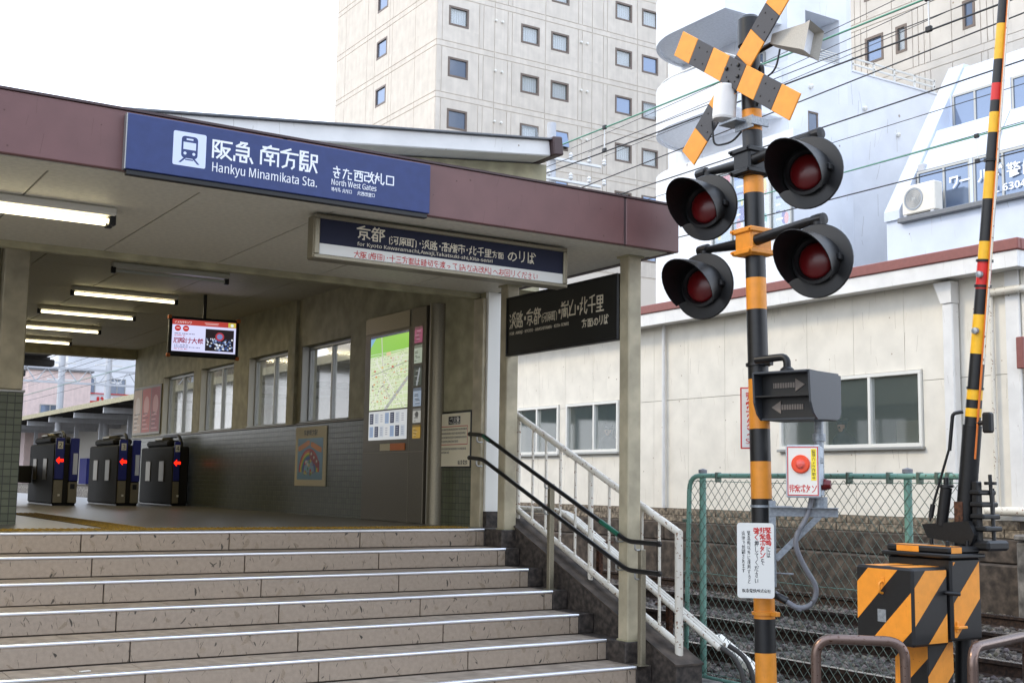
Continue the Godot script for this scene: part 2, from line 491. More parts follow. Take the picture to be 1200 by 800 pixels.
# ------------------------------------------------------------------ lettering: strokes on a ten by ten grid, points written as xy
const GL := {
	"阪": "0109 0131143616 4191 41473829 4484 84675849 556799", "急": "4012 3060 6042 12727616 1474 0709 3739 3969 6967 5657 8799",
	"南": "1191 5003 0903 0393 9399 3445 6455 3565 2777 5559", "方": "5002 0292 423819 45757869", "駅": "0006 0040 0242 0444 2006 06464939 0709 1819 2728 61919464 616659 7599",
	"西": "0191 1383891913 4136 3626 6166 6676", "改": "01414404 0408 0848 7054 6292 82765849 6499", "札": "0343 2009 2306 2346 60688997", "口": "1181881811",
	"京": "5002 0292 2474762624 5659 5949 2718 7798", "都": "1141 2003 0353 5007 1545491915 1747 6169 6191739566", "河": "0112 0415 0927 3191 81886869 4464664644",
	"原": "1191 111609 5243 3383863633 3585 5659 3728 7798", "町": "0141480801 2128 0545 5191 71796968", "淡": "0112 0415 0927 6034 6284 4142 8071 6439 6699 4546 8576",
	"路": "0131340401 2428 2646 0509 0849 6043 5282 8245 5388 5686895956", "高": "5001 0191 3262643432 0905 0595 9599 3767693937", "槻": "0333 2009 2306 2335 4262 4464 5065 5649 5568 7191967671 7393 7669 8689 8999",
	"市": "5001 0191 1417 1484 8487 5159", "北": "0333 3009 0836 60688997 9264", "千": "8021 0595 5159", "里": "1181851511 1383 5159 1777 0999",
	"面": "0191 5113 1393991913 3339 6369 3565 3767", "大": "0393 504419 5499", "梅": "0333 2009 2306 2335 5033 4191 4383 8379 4348 4888 3595", "田": "1181881811 5158 1585",
	"十": "0494 5059", "三": "1181 2575 0999", "踏": "0131340401 2428 2646 0509 0849 7074 5161 6154 7294 5585895955 5787", "切": "0544 202747 5191 91887978 7149",
	"渡": "0112 0415 0927 6061 3191 313628 4383 5256 7276 5676 4777 7749 5799", "回": "0090990900 3363663633", "嵐": "1012 1292 9290 5002 141709 1484 848799 3565673735 5358 3868",
	"山": "5008 1318 1888 8883", "非": "303619 0131 0333 0535 6069 6191 6494 6797", "常": "5002 2132 8171 0304 0393 9394 3464663634 1719 1787 8789 5659",
	"緊": "0004 0030 3034 0434 0232 5080 8054 5184 4526 2656 6527 2777 5759 2819 7898", "時": "0131370701 0434 7004 5282 4494 4696 8689 8979 5768", "強": "01313303 0306 0636 363919 60434383 7194 4585874745 6469 4999",
	"押": "0333 2029 2919 0736 4191964641 4393 6169", "以": "1017 1746 3143 807449 7699", "外": "2014 1242 423519 2335 6069 6386", "使": "2014 1319 3191 4383864643 60685939 4699",
	"用": "111609 1181 8189 8979 1383 1585 4148", "法": "0112 0415 0927 6005 4282 3595 5538 3888 7699", "律": "2002 2304 1419 4282 8285 3494 4585 3797 6069", "処": "2004 1242 422709 1347 4799 6155 6181 8186 8696",
	"罰": "0090930300 3033 6063 0545 0646 0747 08484909 6568 9499 9989", "電": "1080 0203 0292 9293 5004 2333 7383 2575782825 2676 5558 5999", "鉄": "2003 2043 1333 0545 2329 0949 6052 5292 4595 70755849 7699",
	"株": "0333 2009 2306 2335 5143 5191 4494 7079 7447 7497", "式": "0292 60648997 7091 1545 3538 0957", "会": "5004 5094 3464 1686 4628 2888 6799", "社": "1021 0242 4206 2429 2546 5494 7079 4999",
	"厄": "1191 111709 33838666 3339 3989 8987", "除": "0109 0131143616 6034 6094 5474 4686 6469 5738 7798", "祭": "3014 2242 4215 6191 9154 5294 3464 1686 5659 3728 7798",
	"警": "0141 1012 3032 1343 1334 6012 5191 8154 5294 0595 2676 2777 2888292988", "備": "2014 1319 5052 7072 3292 4449 4484 8489 4686 6449", "注": "0112 0415 0927 6071 4282 4585 3999 6279", "意": "5001 1181 3132 7162 0393 2474762624 2575 1719 3739 3969 6968 8799",
	"監": "0141 0105 0545 2125 5191 5394 1696 1619 9699 4649 6669 0999", "視": "1021 0242 4206 2429 5191955551 5393 6549 7599", "作": "2014 1319 5033 5191 6169 6494 6797", "動": "1141 0242 2128 0444 0646 0848 5292 92887979 7149", "中": "1383861613 5059",
	"き": "1272 1575 4067 3627395969", "た": "0252 3109 5484 565989", "の": "52381806235283967859", "り": "2026 70756849", "ば": "1019 3373 5058493937676879 7081 8192", "は": "1019 3383 6068593937677889", "を": "1171 4014 14345455 8554375979",
	"っ": "2565766748", "て": "1181 8153556779", "で": "1181 8153556779 7485 8495", "へ": "063398", "お": "0262 30281806 06558577 7749 7183", "く": "702569", "だ": "0252 3109 5484 565989 7081 8192", "さ": "1373 4067 3627395969", "い": "11162837 7277",
	"み": "21513808056588 7379", "な": "0252 3016 7192 6368483958 6889", "し": "20274987", "ま": "1171 1474 40483928375889", "す": "0292 5057493534 5446", "る": "2171265584877959 5948", "と": "3044 81452628 2889", "れ": "2029 0242 4218 1863 6368 6889",
	"に": "1119 4383 46484989", "ご": "2272 1628 2888 7081 8192", "け": "1119 3393 70766859", "ボ": "0292 5059 2618 7689 7081 8192", "タ": "3014 2272 72542819 3466", "ン": "1133 915719", "ワ": "1114 1181 81765849", "ー": "0595", "ル": "212609 51588895",
	"ド": "3039 3467 6072 8092", "キ": "1272 1575 4059", "グ": "3014 2171 717549 8081", "イ": "714406 4449", "フ": "1181765829", "メ": "7129 2377", "カ": "03838869 402619", "ラ": "2171 0383 837549",
	"・": "44555445", "(": "72636779", ")": "22333729", "[": "91717999", "]": "01212909", "S": "8121131575771808", "O": "2172777782 21171878", " ": "",
	"북": "1013 7073 1373 1171 0595 5055 1777 7779", "서": "3006 3159 7079 5474", "쪽": "1030 2013 5060 5034 0595 5556 2777 7779",
}

func kanji(mb: MB, s: String, x0: float, x1: float, y: float, size: float, w: float, aspect := 0.0, z := 0.0) -> void:
	# a line of strokes from x0 to x1, baseline y; spaces and brackets are narrow
	var units := 0.0
	for ch in s: units += 0.45 if ch in " ()[]・" else 1.0
	var adv := (x1 - x0) / units
	var gw0 := minf(adv * 0.86, size * aspect if aspect > 0 else adv * 0.86)
	var x := x0
	var lift := 0.0
	for ch in s:
		var a := adv * (0.45 if ch in " ()[]・" else 1.0)
		var gw := minf(gw0, a * 0.95)
		var cx := x + (a - gw) / 2
		for st in GL.get(ch, "").split(" ", false):
			for k in range(0, st.length() - 3, 2):
				var p := Vector2(cx + int(st[k]) * gw / 9.0, y + size - int(st[k + 1]) * size / 9.0)
				var q := Vector2(cx + int(st[k + 2]) * gw / 9.0, y + size - int(st[k + 3]) * size / 9.0)
				var d := (q - p).normalized() if p != q else Vector2.RIGHT
				var e := Vector2(-d.y, d.x) * w / 2
				p -= d * w * 0.42; q += d * w * 0.42
				lift = fmod(lift + 0.00007, 0.0012)
				var h := z + lift
				mb.quad(Vector3(p.x - e.x, p.y - e.y, h), Vector3(q.x - e.x, q.y - e.y, h), Vector3(q.x + e.x, q.y + e.y, h), Vector3(p.x + e.x, p.y + e.y, h))
		x += a

func kanji_down(mb: MB, s: String, cx: float, y0: float, y1: float, gw: float, w: float) -> void:
	var step := (y0 - y1) / s.length()
	for k in s.length():
		kanji(mb, s[k], cx - gw / 2 / 0.9, cx + gw / 2 / 0.9, y0 - step * (k + 1) + step * 0.08, step * 0.84, w)

func letters(parent: Node3D, s: String, x0: float, x1: float, y: float, height: float, z: float, m: Material, bold := false) -> MeshInstance3D:
	var f := SystemFont.new()
	f.font_names = PackedStringArray(["Droid Sans"])
	if bold: f.font_weight = 700
	var t := TextMesh.new()
	t.text = s
	t.font = f
	t.font_size = 32
	t.pixel_size = 0.01
	t.depth = 0.02
	t.curve_step = 2.0
	t.horizontal_alignment = HORIZONTAL_ALIGNMENT_LEFT
	var o := MeshInstance3D.new()
	o.name = "lettering"
	o.mesh = t
	o.material_override = m
	parent.add_child(o, true)
	var bb := t.get_aabb()
	var sx := (x1 - x0) / bb.size.x
	var probe := TextMesh.new()
	probe.text = "H"; probe.font = f; probe.font_size = 32; probe.pixel_size = 0.01; probe.depth = 0.02
	var hb := probe.get_aabb()
	var sy := height / hb.size.y
	o.scale = Vector3(sx, sy, 0.1)
	# the text block is centred vertically on its line: the capital's foot gives the baseline
	o.position = Vector3(x0 - bb.position.x * sx, y - hb.position.y * sy, z)
	return o

const FL := 1.176      # station floor
const SO := 3.29       # soffit of the entrance canopy
const CE := 3.75       # ceiling of the hall

func _ready() -> void:
	# camera
	var cam := Camera3D.new()
	cam.name = "camera"
	add_child(cam)
	var yaw := deg_to_rad(32.274)
	var pitch := deg_to_rad(6.7346)
	var roll := deg_to_rad(0.8755)
	var fwd := Vector3(sin(yaw) * cos(pitch), sin(pitch), -cos(yaw) * cos(pitch))
	var rt := Vector3(cos(yaw), 0, sin(yaw))
	var up := rt.cross(fwd)
	cam.transform = Transform3D(Basis(rt * cos(roll) + up * sin(roll), up * cos(roll) - rt * sin(roll), -fwd), Vector3(0, 1.56, 0))
	cam.fov = rad_to_deg(2.0 * atan(400.0 / 1418.5))
	cam.near = 0.05
	cam.far = 1000.0
	cam.current = true
	# sky, exposure
	var env := Environment.new()
	env.background_mode = Environment.BG_SKY
	var sky := ProceduralSkyMaterial.new()
	sky.sky_top_color = rgb(206, 222, 248)
	sky.sky_horizon_color = rgb(250, 252, 255)
	sky.sky_curve = 0.25
	sky.sky_energy_multiplier = 1.5
	sky.ground_bottom_color = rgb(120, 116, 110)
	sky.ground_horizon_color = rgb(200, 200, 200)
	sky.sun_angle_max = 1.0
	env.sky = Sky.new()
	env.sky.sky_material = sky
	env.tonemap_mode = Environment.TONE_MAPPER_LINEAR
	env.tonemap_exposure = 1.07
	env.sdfgi_enabled = true
	env.ssao_enabled = true
	env.ssil_enabled = true
	var we := WorldEnvironment.new()
	we.name = "surroundings"
	we.environment = env
	add_child(we)
	# sun: high on the left, a little behind the station
	var sun := DirectionalLight3D.new()
	sun.name = "sun"
	add_child(sun)
	var from := Vector3(-0.7, 0.62, -0.3).normalized()
	sun.look_at_from_position(from * 50.0, Vector3.ZERO)
	sun.light_energy = 0.45
	sun.light_angular_distance = 12.0
	sun.light_color = Color(1.0, 0.93, 0.8)
	sun.shadow_enabled = true

	make_textures()
	make_materials()
	setting()
	far_buildings()
	station()
	stairs()
	hall_things()
	signs()
	platform_building()
	railings_and_fence()
	crossing_signal()
	barrier()
	overhead()
	beyond_hall()

# ------------------------------------------------------------------ ground and track
func setting() -> void:
	var m := MB.new()
	m.quad(Vector3(-400, 0, 400), Vector3(400, 0, 400), Vector3(400, 0, -400), Vector3(-400, 0, -400))
	structure("ground", m, M.asphalt)
	structure("pavement", bx(-60, 6.2, -0.3, 0.005, -6.2, 40), mat("paving", rgb(168, 162, 154), 0.85, 0.0, "dirt", 0.4))  # out of view; pale sheet added to bounce light up to the soffit
	# ballast bed: an uneven sheet
	var f := FastNoiseLite.new()
	f.seed = 9; f.frequency = 0.6
	var rows := []
	for a in 121:
		var row := []
		for b in 29:
			var x := 6.35 + b * 0.25
			var z := -4.2 - a * 0.5
			row.append(Vector3(x, 0.012 + 0.02 * (f.get_noise_2d(x, z) + 1.0), z))
		rows.append(row)
	m = MB.new()
	rows.reverse()
	m.grid(rows, false)
	structure("track_bed", m, mat("ballast_bed", rgb(88, 79, 70), 0.95, 0.0, "dirt", 1.3))
	# loose stones
	var shapes := []
	rng.seed = 77
	var st := MB.new()
	var pts := []
	for k in 12:
		var y := 1.0 - 2.0 * (k + 0.5) / 12.0
		var r := sqrt(1 - y * y)
		pts.append(Vector3(cos(k * 2.4) * r, y * 0.75, sin(k * 2.4) * r) * rng.randf_range(0.75, 1.15))
	# hull of the points: every triangle with all others behind it
	for a in 12:
		for b in range(a + 1, 12):
			for c in range(b + 1, 12):
				var nn: Vector3 = (pts[b] - pts[a]).cross(pts[c] - pts[a])
				var side := 0
				var ok := true
				for d in 12:
					if d == a or d == b or d == c: continue
					var s: float = nn.dot(pts[d] - pts[a])
					if side == 0: side = 1 if s > 0 else -1
					elif (s > 0) != (side > 0):
						ok = false
						break
				if ok:
					if side > 0: st.tri(pts[a], pts[c], pts[b])
					else: st.tri(pts[a], pts[b], pts[c])
	var mm := MultiMesh.new()
	mm.transform_format = MultiMesh.TRANSFORM_3D
	mm.use_colors = true
	mm.mesh = st.mesh()
	var count := 22000
	mm.instance_count = count
	for k in count:
		var z := -4.4 - 22.0 * pow(rng.randf(), 1.3)
		var x := rng.randf_range(6.4, 13.3)
		var s := rng.randf_range(0.02, 0.042)
		var b := Basis.from_euler(Vector3(rng.randf() * TAU, rng.randf() * TAU, rng.randf() * TAU)).scaled(Vector3.ONE * s)
		mm.set_instance_transform(k, Transform3D(b, Vector3(x, 0.03 + rng.randf() * 0.02, z)))
		var g := rng.randf_range(0.04, 0.16)
		mm.set_instance_color(k, Color(g * 1.1, g * rng.randf_range(0.86, 0.98), g * rng.randf_range(0.66, 0.86)))
	var sm := StandardMaterial3D.new()
	sm.vertex_color_use_as_albedo = true
	sm.roughness = 0.95
	var mi := MultiMeshInstance3D.new()
	mi.name = "ballast"
	mi.multimesh = mm
	mi.material_override = sm
	mi.set_meta("kind", "stuff")
	mi.set_meta("label", "grey and brown crushed stone ballast between the rails")
	mi.set_meta("category", "ballast")
	add_child(mi)
	# two tracks: rails and sleepers
	for t in [[7.3, 8.87, "railway track running right behind the chain link fence"], [10.55, 12.1, "railway track next to the stained retaining wall"]]:
		var o := thing("railway_track", t[2], "track", Vector3((t[0] + t[1]) / 2, 0, -4), 0, "railway tracks")
		for x in [t[0], t[1]]:
			var r := MB.new()
			var prof := [Vector2(-0.065, 0.0), Vector2(0.065, 0.0), Vector2(0.065, 0.012), Vector2(0.012, 0.028), Vector2(0.010, 0.105), Vector2(0.034, 0.115), Vector2(0.034, 0.143), Vector2(-0.034, 0.143), Vector2(-0.034, 0.115), Vector2(-0.010, 0.105), Vector2(-0.012, 0.028), Vector2(-0.065, 0.012)]
			r.prism(prof, -70.0, 14.0, Transform3D(Basis.IDENTITY, Vector3(x, 0.04, 0)))
			var rail := part(o, "rail", r, M.rail_side)
			part(rail, "running_surface", bx(x - 0.03, x + 0.03, 0.184, 0.186, -70, 14), M.rail_top)
		for k in 60:
			var z := -4.6 - k * 0.62
			part(o, "sleeper", bx(t[0] - 0.45, t[1] + 0.45, 0.0, 0.044, z - 0.11, z + 0.11, 0.01), M.sleeper)

# ------------------------------------------------------------------ windows
func sash_window(parent: Node3D, axis: String, u0: float, u1: float, v0: float, v1: float, t0: float, t1: float, frame: Material, glass: Material, mull := [], bar := 0.035, sub := true) -> MeshInstance3D:
	# a frame with mullions; the panes are its children
	var m := MB.new()
	var put := func(a, b, c, d, e, g):
		if axis == "x": m.box(a, b, c, d, e, g, 0.004)
		else: m.box(e, g, c, d, a, b, 0.004)
	put.call(u0, u1, v0, v0 + bar, t0, t1)
	put.call(u0, u1, v1 - bar, v1, t0, t1)
	put.call(u0, u0 + bar, v0 + bar, v1 - bar, t0, t1)
	put.call(u1 - bar, u1, v0 + bar, v1 - bar, t0, t1)
	for x in mull: put.call(x - bar / 2, x + bar / 2, v0 + bar, v1 - bar, t0, t1)
	var w := part(parent, "window", m, frame)
	var us := [u0 + bar] + mull + [u1 - bar]
	var tm := (t0 + t1) / 2
	for k in us.size() - 1:
		var g := MB.new()
		var a: float = us[k]
		var b: float = us[k + 1]
		if k > 0: a += bar / 2
		if k < us.size() - 2: b -= bar / 2
		if axis == "x": g.box(a, b, v0 + bar, v1 - bar, tm - 0.003, tm + 0.003)
		else: g.box(tm - 0.003, tm + 0.003, v0 + bar, v1 - bar, a, b)
		if sub: part(w, "pane", g, glass)
	return w

# ------------------------------------------------------------------ station building
func station() -> void:
	var o := thing("station_building", "station entrance building with mauve canopy edge above wide steps", "station", Vector3(3, 0, -14))
	# floor slab and tactile strips
	part(o, "floor", bx(-9, 5.78, -0.2, FL, -45, -9.12, 0), M.floor)
	for k in 30:
		var x := 5.42 - k * 0.3
		part(o, "tactile_tile", tactile(), M.tactile).position = Vector3(x - 0.15, FL, -9.36) - o.position
	for k in 14:
		part(o, "tactile_tile", tactile(), M.tactile).position = Vector3(2.55, FL, -9.66 - k * 0.3) - o.position
	# hall ceiling panels and the slab above
	part(o, "ceiling_slab", bx(1.4, 5.78, CE + 0.03, CE + 0.12, -21.0, -9.5), M.gap)
	for a in 5:
		for b in 7:
			var x0 := 1.5 + a * 0.88
			var z0 := -9.6 - b * 1.64
			part(o, "ceiling_panel", bx(x0 + 0.006, minf(x0 + 0.874, 5.595), CE, CE + 0.028, z0 - 1.632, z0), M.hall_ceiling)
	# canopy: soffit panels, border, slab
	part(o, "canopy_slab", bx(-9, 5.74, SO + 0.03, 3.6, -9.5, -6.88), M.roof_grey)
	for k in 16:
		var x0 := -8.335 + k * 0.88
		part(o, "soffit_panel", bx(x0 + 0.006, minf(x0 + 0.874, 5.7), SO, SO + 0.025, -9.4, -7.095), M.soffit)
	part(o, "soffit_border", bx(-9, 5.7, SO - 0.004, SO + 0.02, -7.085, -6.885), M.soffit)
	part(o, "soffit_edge", bx(5.702, 5.745, SO - 0.004, 3.6, -9.5, -6.885), M.fascia_trim)
	part(o, "soffit_rail", bx(-9, 5.6, SO - 0.05, SO + 0.02, -9.49, -9.405, 0.01), M.beige)
	part(o, "soffit_rail", bx(-9, 5.6, SO - 0.02, SO + 0.02, -9.56, -9.492, 0.01), M.light_body)
	var js := [-9.0, -5.17, -2.56, 0.05, 2.66, 5.276, 5.78]
	for k in 6:
		part(o, "fascia_panel", bx(js[k] + 0.009, js[k + 1] - (0.009 if k < 5 else 0.0), SO, 3.64, -6.88, -6.84, 0.006), M.fascia)
		if k: part(o, "fascia_joint", bx(js[k] - 0.0085, js[k] + 0.0085, SO + 0.004, 3.636, -6.88, -6.846), M.fascia_trim)
	part(o, "fascia_panel", bx(5.746, 5.78, SO, 3.64, -9.5, -6.882, 0.006), M.fascia)
	part(o, "roof_flashing", bx(-9, 5.785, 3.641, 3.655, -6.9, -6.832), M.fascia_trim)
	# columns of the canopy
	for z in [[-7.227, -7.11, 0.441], [-8.94, -8.82, FL]]:
		var c := part(o, "column", bx(5.52, 5.64, z[2], SO, z[0], z[1], 0.008), M.beige_post)
		part(c, "column_foot", bx(5.514, 5.646, z[2], z[2] + 0.012, z[0] - 0.006, z[1] + 0.006), M.beige)
		part(c, "column_cap", bx(5.505, 5.655, SO - 0.016, SO - 0.002, z[0] - 0.015, z[1] + 0.015), M.beige)
	# long wall beside the track: plaster above, tiles below, four windows
	var wins := [[-13.6, -12.22], [-15.42, -14.0], [-17.42, -16.0], [-19.3, -17.75]]
	var holes := []
	for w in wins: holes.append([w[0], w[1], 2.24, 3.17])
	part(o, "plaster_wall", wall(-21.0, -9.32, 2.235, CE + 0.03, 5.6, 5.8, holes, "z"), M.beige)
	part(o, "tiled_wall", bx(5.597, 5.8, FL, 2.232, -21.0, -9.47), M.tile)
	part(o, "dado_rail", bx(5.58, 5.62, 2.222, 2.246, -21.0, -11.62, 0.006), M.steel_dark)
	part(o, "pilaster", bx(5.56, 5.8, 2.236, CE, -13.95, -13.72), M.beige)
	for w in wins:
		sash_window(o, "z", w[0], w[1], 2.24, 3.17, 5.69, 5.75, M.alu, M.dusty_glass, [(w[0] + w[1]) / 2], 0.04)
		part(o, "window_reveal", bx(5.606, 5.688, 2.246, 3.164, w[0] + 0.001, w[0] + 0.02), M.sign_white)
		part(o, "window_sill", bx(5.585, 5.688, 2.247, 2.262, w[0] + 0.022, w[1] - 0.002, 0.004), M.alu)
	# front end of that wall: beige jamb, white plaster face with a dark foot
	part(o, "door_jamb", bx(5.56, 5.599, FL, SO - 0.055, -9.466, -9.3, 0.004), M.beige_post)
	part(o, "front_wall", bx(5.6, 5.775, 1.32, SO - 0.002, -9.319, -9.27), M.sign_white)
	part(o, "front_wall_foot", bx(5.6, 5.79, FL, 1.318, -9.319, -9.25), M.skirt)
	# left pier: tiles below, plaster above, a glazed office front beside it
	part(o, "tiled_wall", bx(-9, 1.925, FL, 2.25, -10.95, -10.6), M.tile)
	part(o, "dado_rail", bx(-9, 1.935, 2.252, 2.272, -10.96, -10.59, 0.004), M.alu)
	part(o, "pier", bx(1.72, 1.92, 2.274, CE, -10.93, -10.62, 0.01), M.beige_post)
	sash_window(o, "x", -0.6, 1.70, 2.274, CE, -10.8, -10.74, M.steel_dark, M.glass, [0.55], 0.05)
	part(o, "office_wall", bx(-9, 1.6, FL, CE, -12.6, -12.5), M.beige)
	part(o, "hall_wall", bx(1.4, 1.5, FL, CE + 0.02, -21, -10.951), M.beige)
	# far end: a lintel over the way to the platform
	part(o, "lintel", bx(1.501, 5.595, 3.59, CE - 0.002, -21.1, -20.9), M.beige)
	# upper roof, a slab that rises towards the track, with its plaster wall
	var dirv := Vector3(6.2 + 3.0, 4.78 - 3.79, 0).normalized()
	var xf := Transform3D(Basis(dirv, Vector3(-dirv.y, dirv.x, 0), Vector3(0, 0, 1)), Vector3(-3.0, 3.79, 0))
	var r := MB.new()
	r.box(0, 9.25, -0.15, 0.0, -21.0, -9.2, 0.01, xf)
	var roof := part(o, "upper_roof", r, M.white_paint)
	r = MB.new()
	r.box(-0.02, 9.27, 0.002, 0.014, -21.0, -9.16, 0.0, xf)
	part(roof, "roof_sheet", r, M.roof_grey)
	r = MB.new()
	r.box(9.252, 9.36, -0.15, 0.03, -21.0, -9.14, 0.012, xf)
	part(roof, "gutter", r, M.fascia_trim)
	var pl := MB.new()
	pl.prism([Vector2(0.5, 3.61), Vector2(6.35, 3.61), Vector2(6.35, 4.63), Vector2(0.5, 4.0)], -9.58, -9.48)
	part(o, "clerestory_wall", pl, M.beige)
	part(o, "clerestory_wall", bx(6.25, 6.349, 3.4, 4.62, -21, -9.581), M.beige)
	part(o, "clerestory_wall", bx(5.801, 6.249, 3.4, 3.608, -21, -9.581), M.beige)

var tactile_mesh: ArrayMesh
func tactile() -> ArrayMesh:
	if tactile_mesh == null:
		var m := MB.new()
		m.box(-0.148, 0.148, 0.001, 0.006, -0.148, 0.148)
		for a in 6:
			for b in 6:
				m.lathe(Vector3(-0.125 + a * 0.05, 0.006, -0.125 + b * 0.05), Vector3.UP, [[0.014, 0.0], [0.010, 0.005], [0.0, 0.0055]], 8)
		tactile_mesh = m.mesh()
	return tactile_mesh

# ------------------------------------------------------------------ steps
func stairs() -> void:
	var o := thing("entrance_steps", "wide stone steps with bright metal nosings up to the station", "steps", Vector3(2.3, 0, -7.5))
	rng.seed = 31
	for k in 8:
		var y := FL - 0.147 * k
		var z := -9.073 + 0.354 * k
		var core := bx(-9, 5.618, -0.05, y - 0.03, z - 0.36, z - 0.03) if k else bx(-9, 5.618, -0.05, y - 0.03, z - 0.2, z - 0.03)
		var s := part(o, "step", core, M.joint)
		# riser slabs
		for j in 10:
			var x0 := -4.5 + j * 1.1
			var x1 := minf(x0 + 1.1, 5.48)
			if x1 - x0 < 0.05: continue
			part(s, "riser_slab", bx(x0 + 0.004, x1 - 0.004, y - 0.144, y - 0.022, z - 0.029, z - 0.006 + rng.randf_range(-0.001, 0.001), 0.003), M.riser)
		# tread slabs
		if k:
			for j in 28:
				var x0 := -4.5 + j * 0.3667
				var x1 := minf(x0 + 0.3667, 5.48)
				if x1 - x0 < 0.05: continue
				part(s, "tread_slab", bx(x0 + 0.0015, x1 - 0.0015, y - 0.028, y - 0.003 + rng.randf_range(-0.0008, 0.0008), z - 0.354, z - 0.05, 0.002), M.tread if rng.randf() < 0.6 else M.tread_b)
		# nosing: a bullnose of bright metal with two grooves
		var nm := MB.new()
		nm.tube([Vector3(-9.0, y - 0.0105, z - 0.011), Vector3(5.4785, y - 0.0105, z - 0.011)], 0.0115, 20)
		nm.prism([Vector2(-0.05, y - 0.02), Vector2(-0.05, y - 0.001), Vector2(-0.036, y - 0.001), Vector2(-0.035, y - 0.003), Vector2(-0.031, y - 0.003), Vector2(-0.03, y), Vector2(-0.012, y), Vector2(-0.003, y - 0.003), Vector2(0.0, y - 0.010), Vector2(0.0, y - 0.016), Vector2(-0.004, y - 0.021), Vector2(-0.03, y - 0.021)], -9.0, 5.478, Transform3D(Basis(Vector3(0, 0, 1), Vector3(0, 1, 0), Vector3(1, 0, 0)), Vector3(0, 0, z)))
		part(s, "nosing", nm, M.nosing)
		# dark stone margin beside the wall
		part(s, "margin_stone", bx(5.481, 5.617, y - 0.146, y, z - 0.36, z - 0.004, 0.004), M.skirt)
	part(o, "column_base", bx(5.484, 5.66, 0.147, 0.441, -7.32, -7.09, 0.006), M.skirt)
	part(o, "column_base", bx(5.484, 5.66, 0.9, FL, -9.06, -8.80, 0.006), M.skirt)
	# sloping kerb wall at the side, in the plane of the steps
	var kw := MB.new()
	var yz := Transform3D(Basis(Vector3(0, 0, 1), Vector3(0, 1, 0), Vector3(1, 0, 0)), Vector3.ZERO)
	kw.prism([Vector2(-9.0, -0.05), Vector2(-6.69, -0.05), Vector2(-6.69, 0.31), Vector2(-9.0, 1.266)], 5.625, 5.86, yz)
	part(o, "kerb_wall", kw, M.skirt)
	kw = MB.new()
	kw.prism([Vector2(-6.68, 0.312), Vector2(-6.68, 0.326), Vector2(-9.0, 1.2875), Vector2(-9.0, 1.2735)], 5.615, 5.87, yz)
	part(o, "kerb_coping", kw, M.concrete_dark)

# ------------------------------------------------------------------ things in the hall
func lamp(label: String, x0: float, x1: float, y: float, z: float, tubes: int, lit: bool) -> void:
	var o := thing("fluorescent_lamp", label, "lamp", Vector3((x0 + x1) / 2, y, z), 0, "ceiling lamps")
	part(o, "housing", bx(x0 - 0.02, x1 + 0.02, y - 0.055, y - 0.001, z - 0.05 * tubes, z + 0.05 * tubes, 0.012), M.light_body)
	for k in tubes:
		var zz := z + (k - (tubes - 1) / 2.0) * 0.085
		part(o, "tube", tb([Vector3(x0 + 0.02, y - 0.085, zz), Vector3(x1 - 0.02, y - 0.085, zz)], 0.016, 12), M.tube_on if lit else M.tube_off)
		for s in [x0, x1]:
			part(o, "lamp_holder", bx(s - 0.022, s + 0.022, y - 0.115, y - 0.045, zz - 0.024, zz + 0.024, 0.006), M.black_box)
	if lit:
		var l := AreaLight3D.new()
		l.name = "lamp_light"
		l.area_size = Vector2(x1 - x0, 0.05 * tubes)
		o.add_child(l)
		l.rotation.x = -PI / 2
		l.position = Vector3(0, -0.12, 0)
		l.light_color = Color(1.0, 0.94, 0.78)
		l.light_energy = 0.95 * tubes
		l.shadow_enabled = true

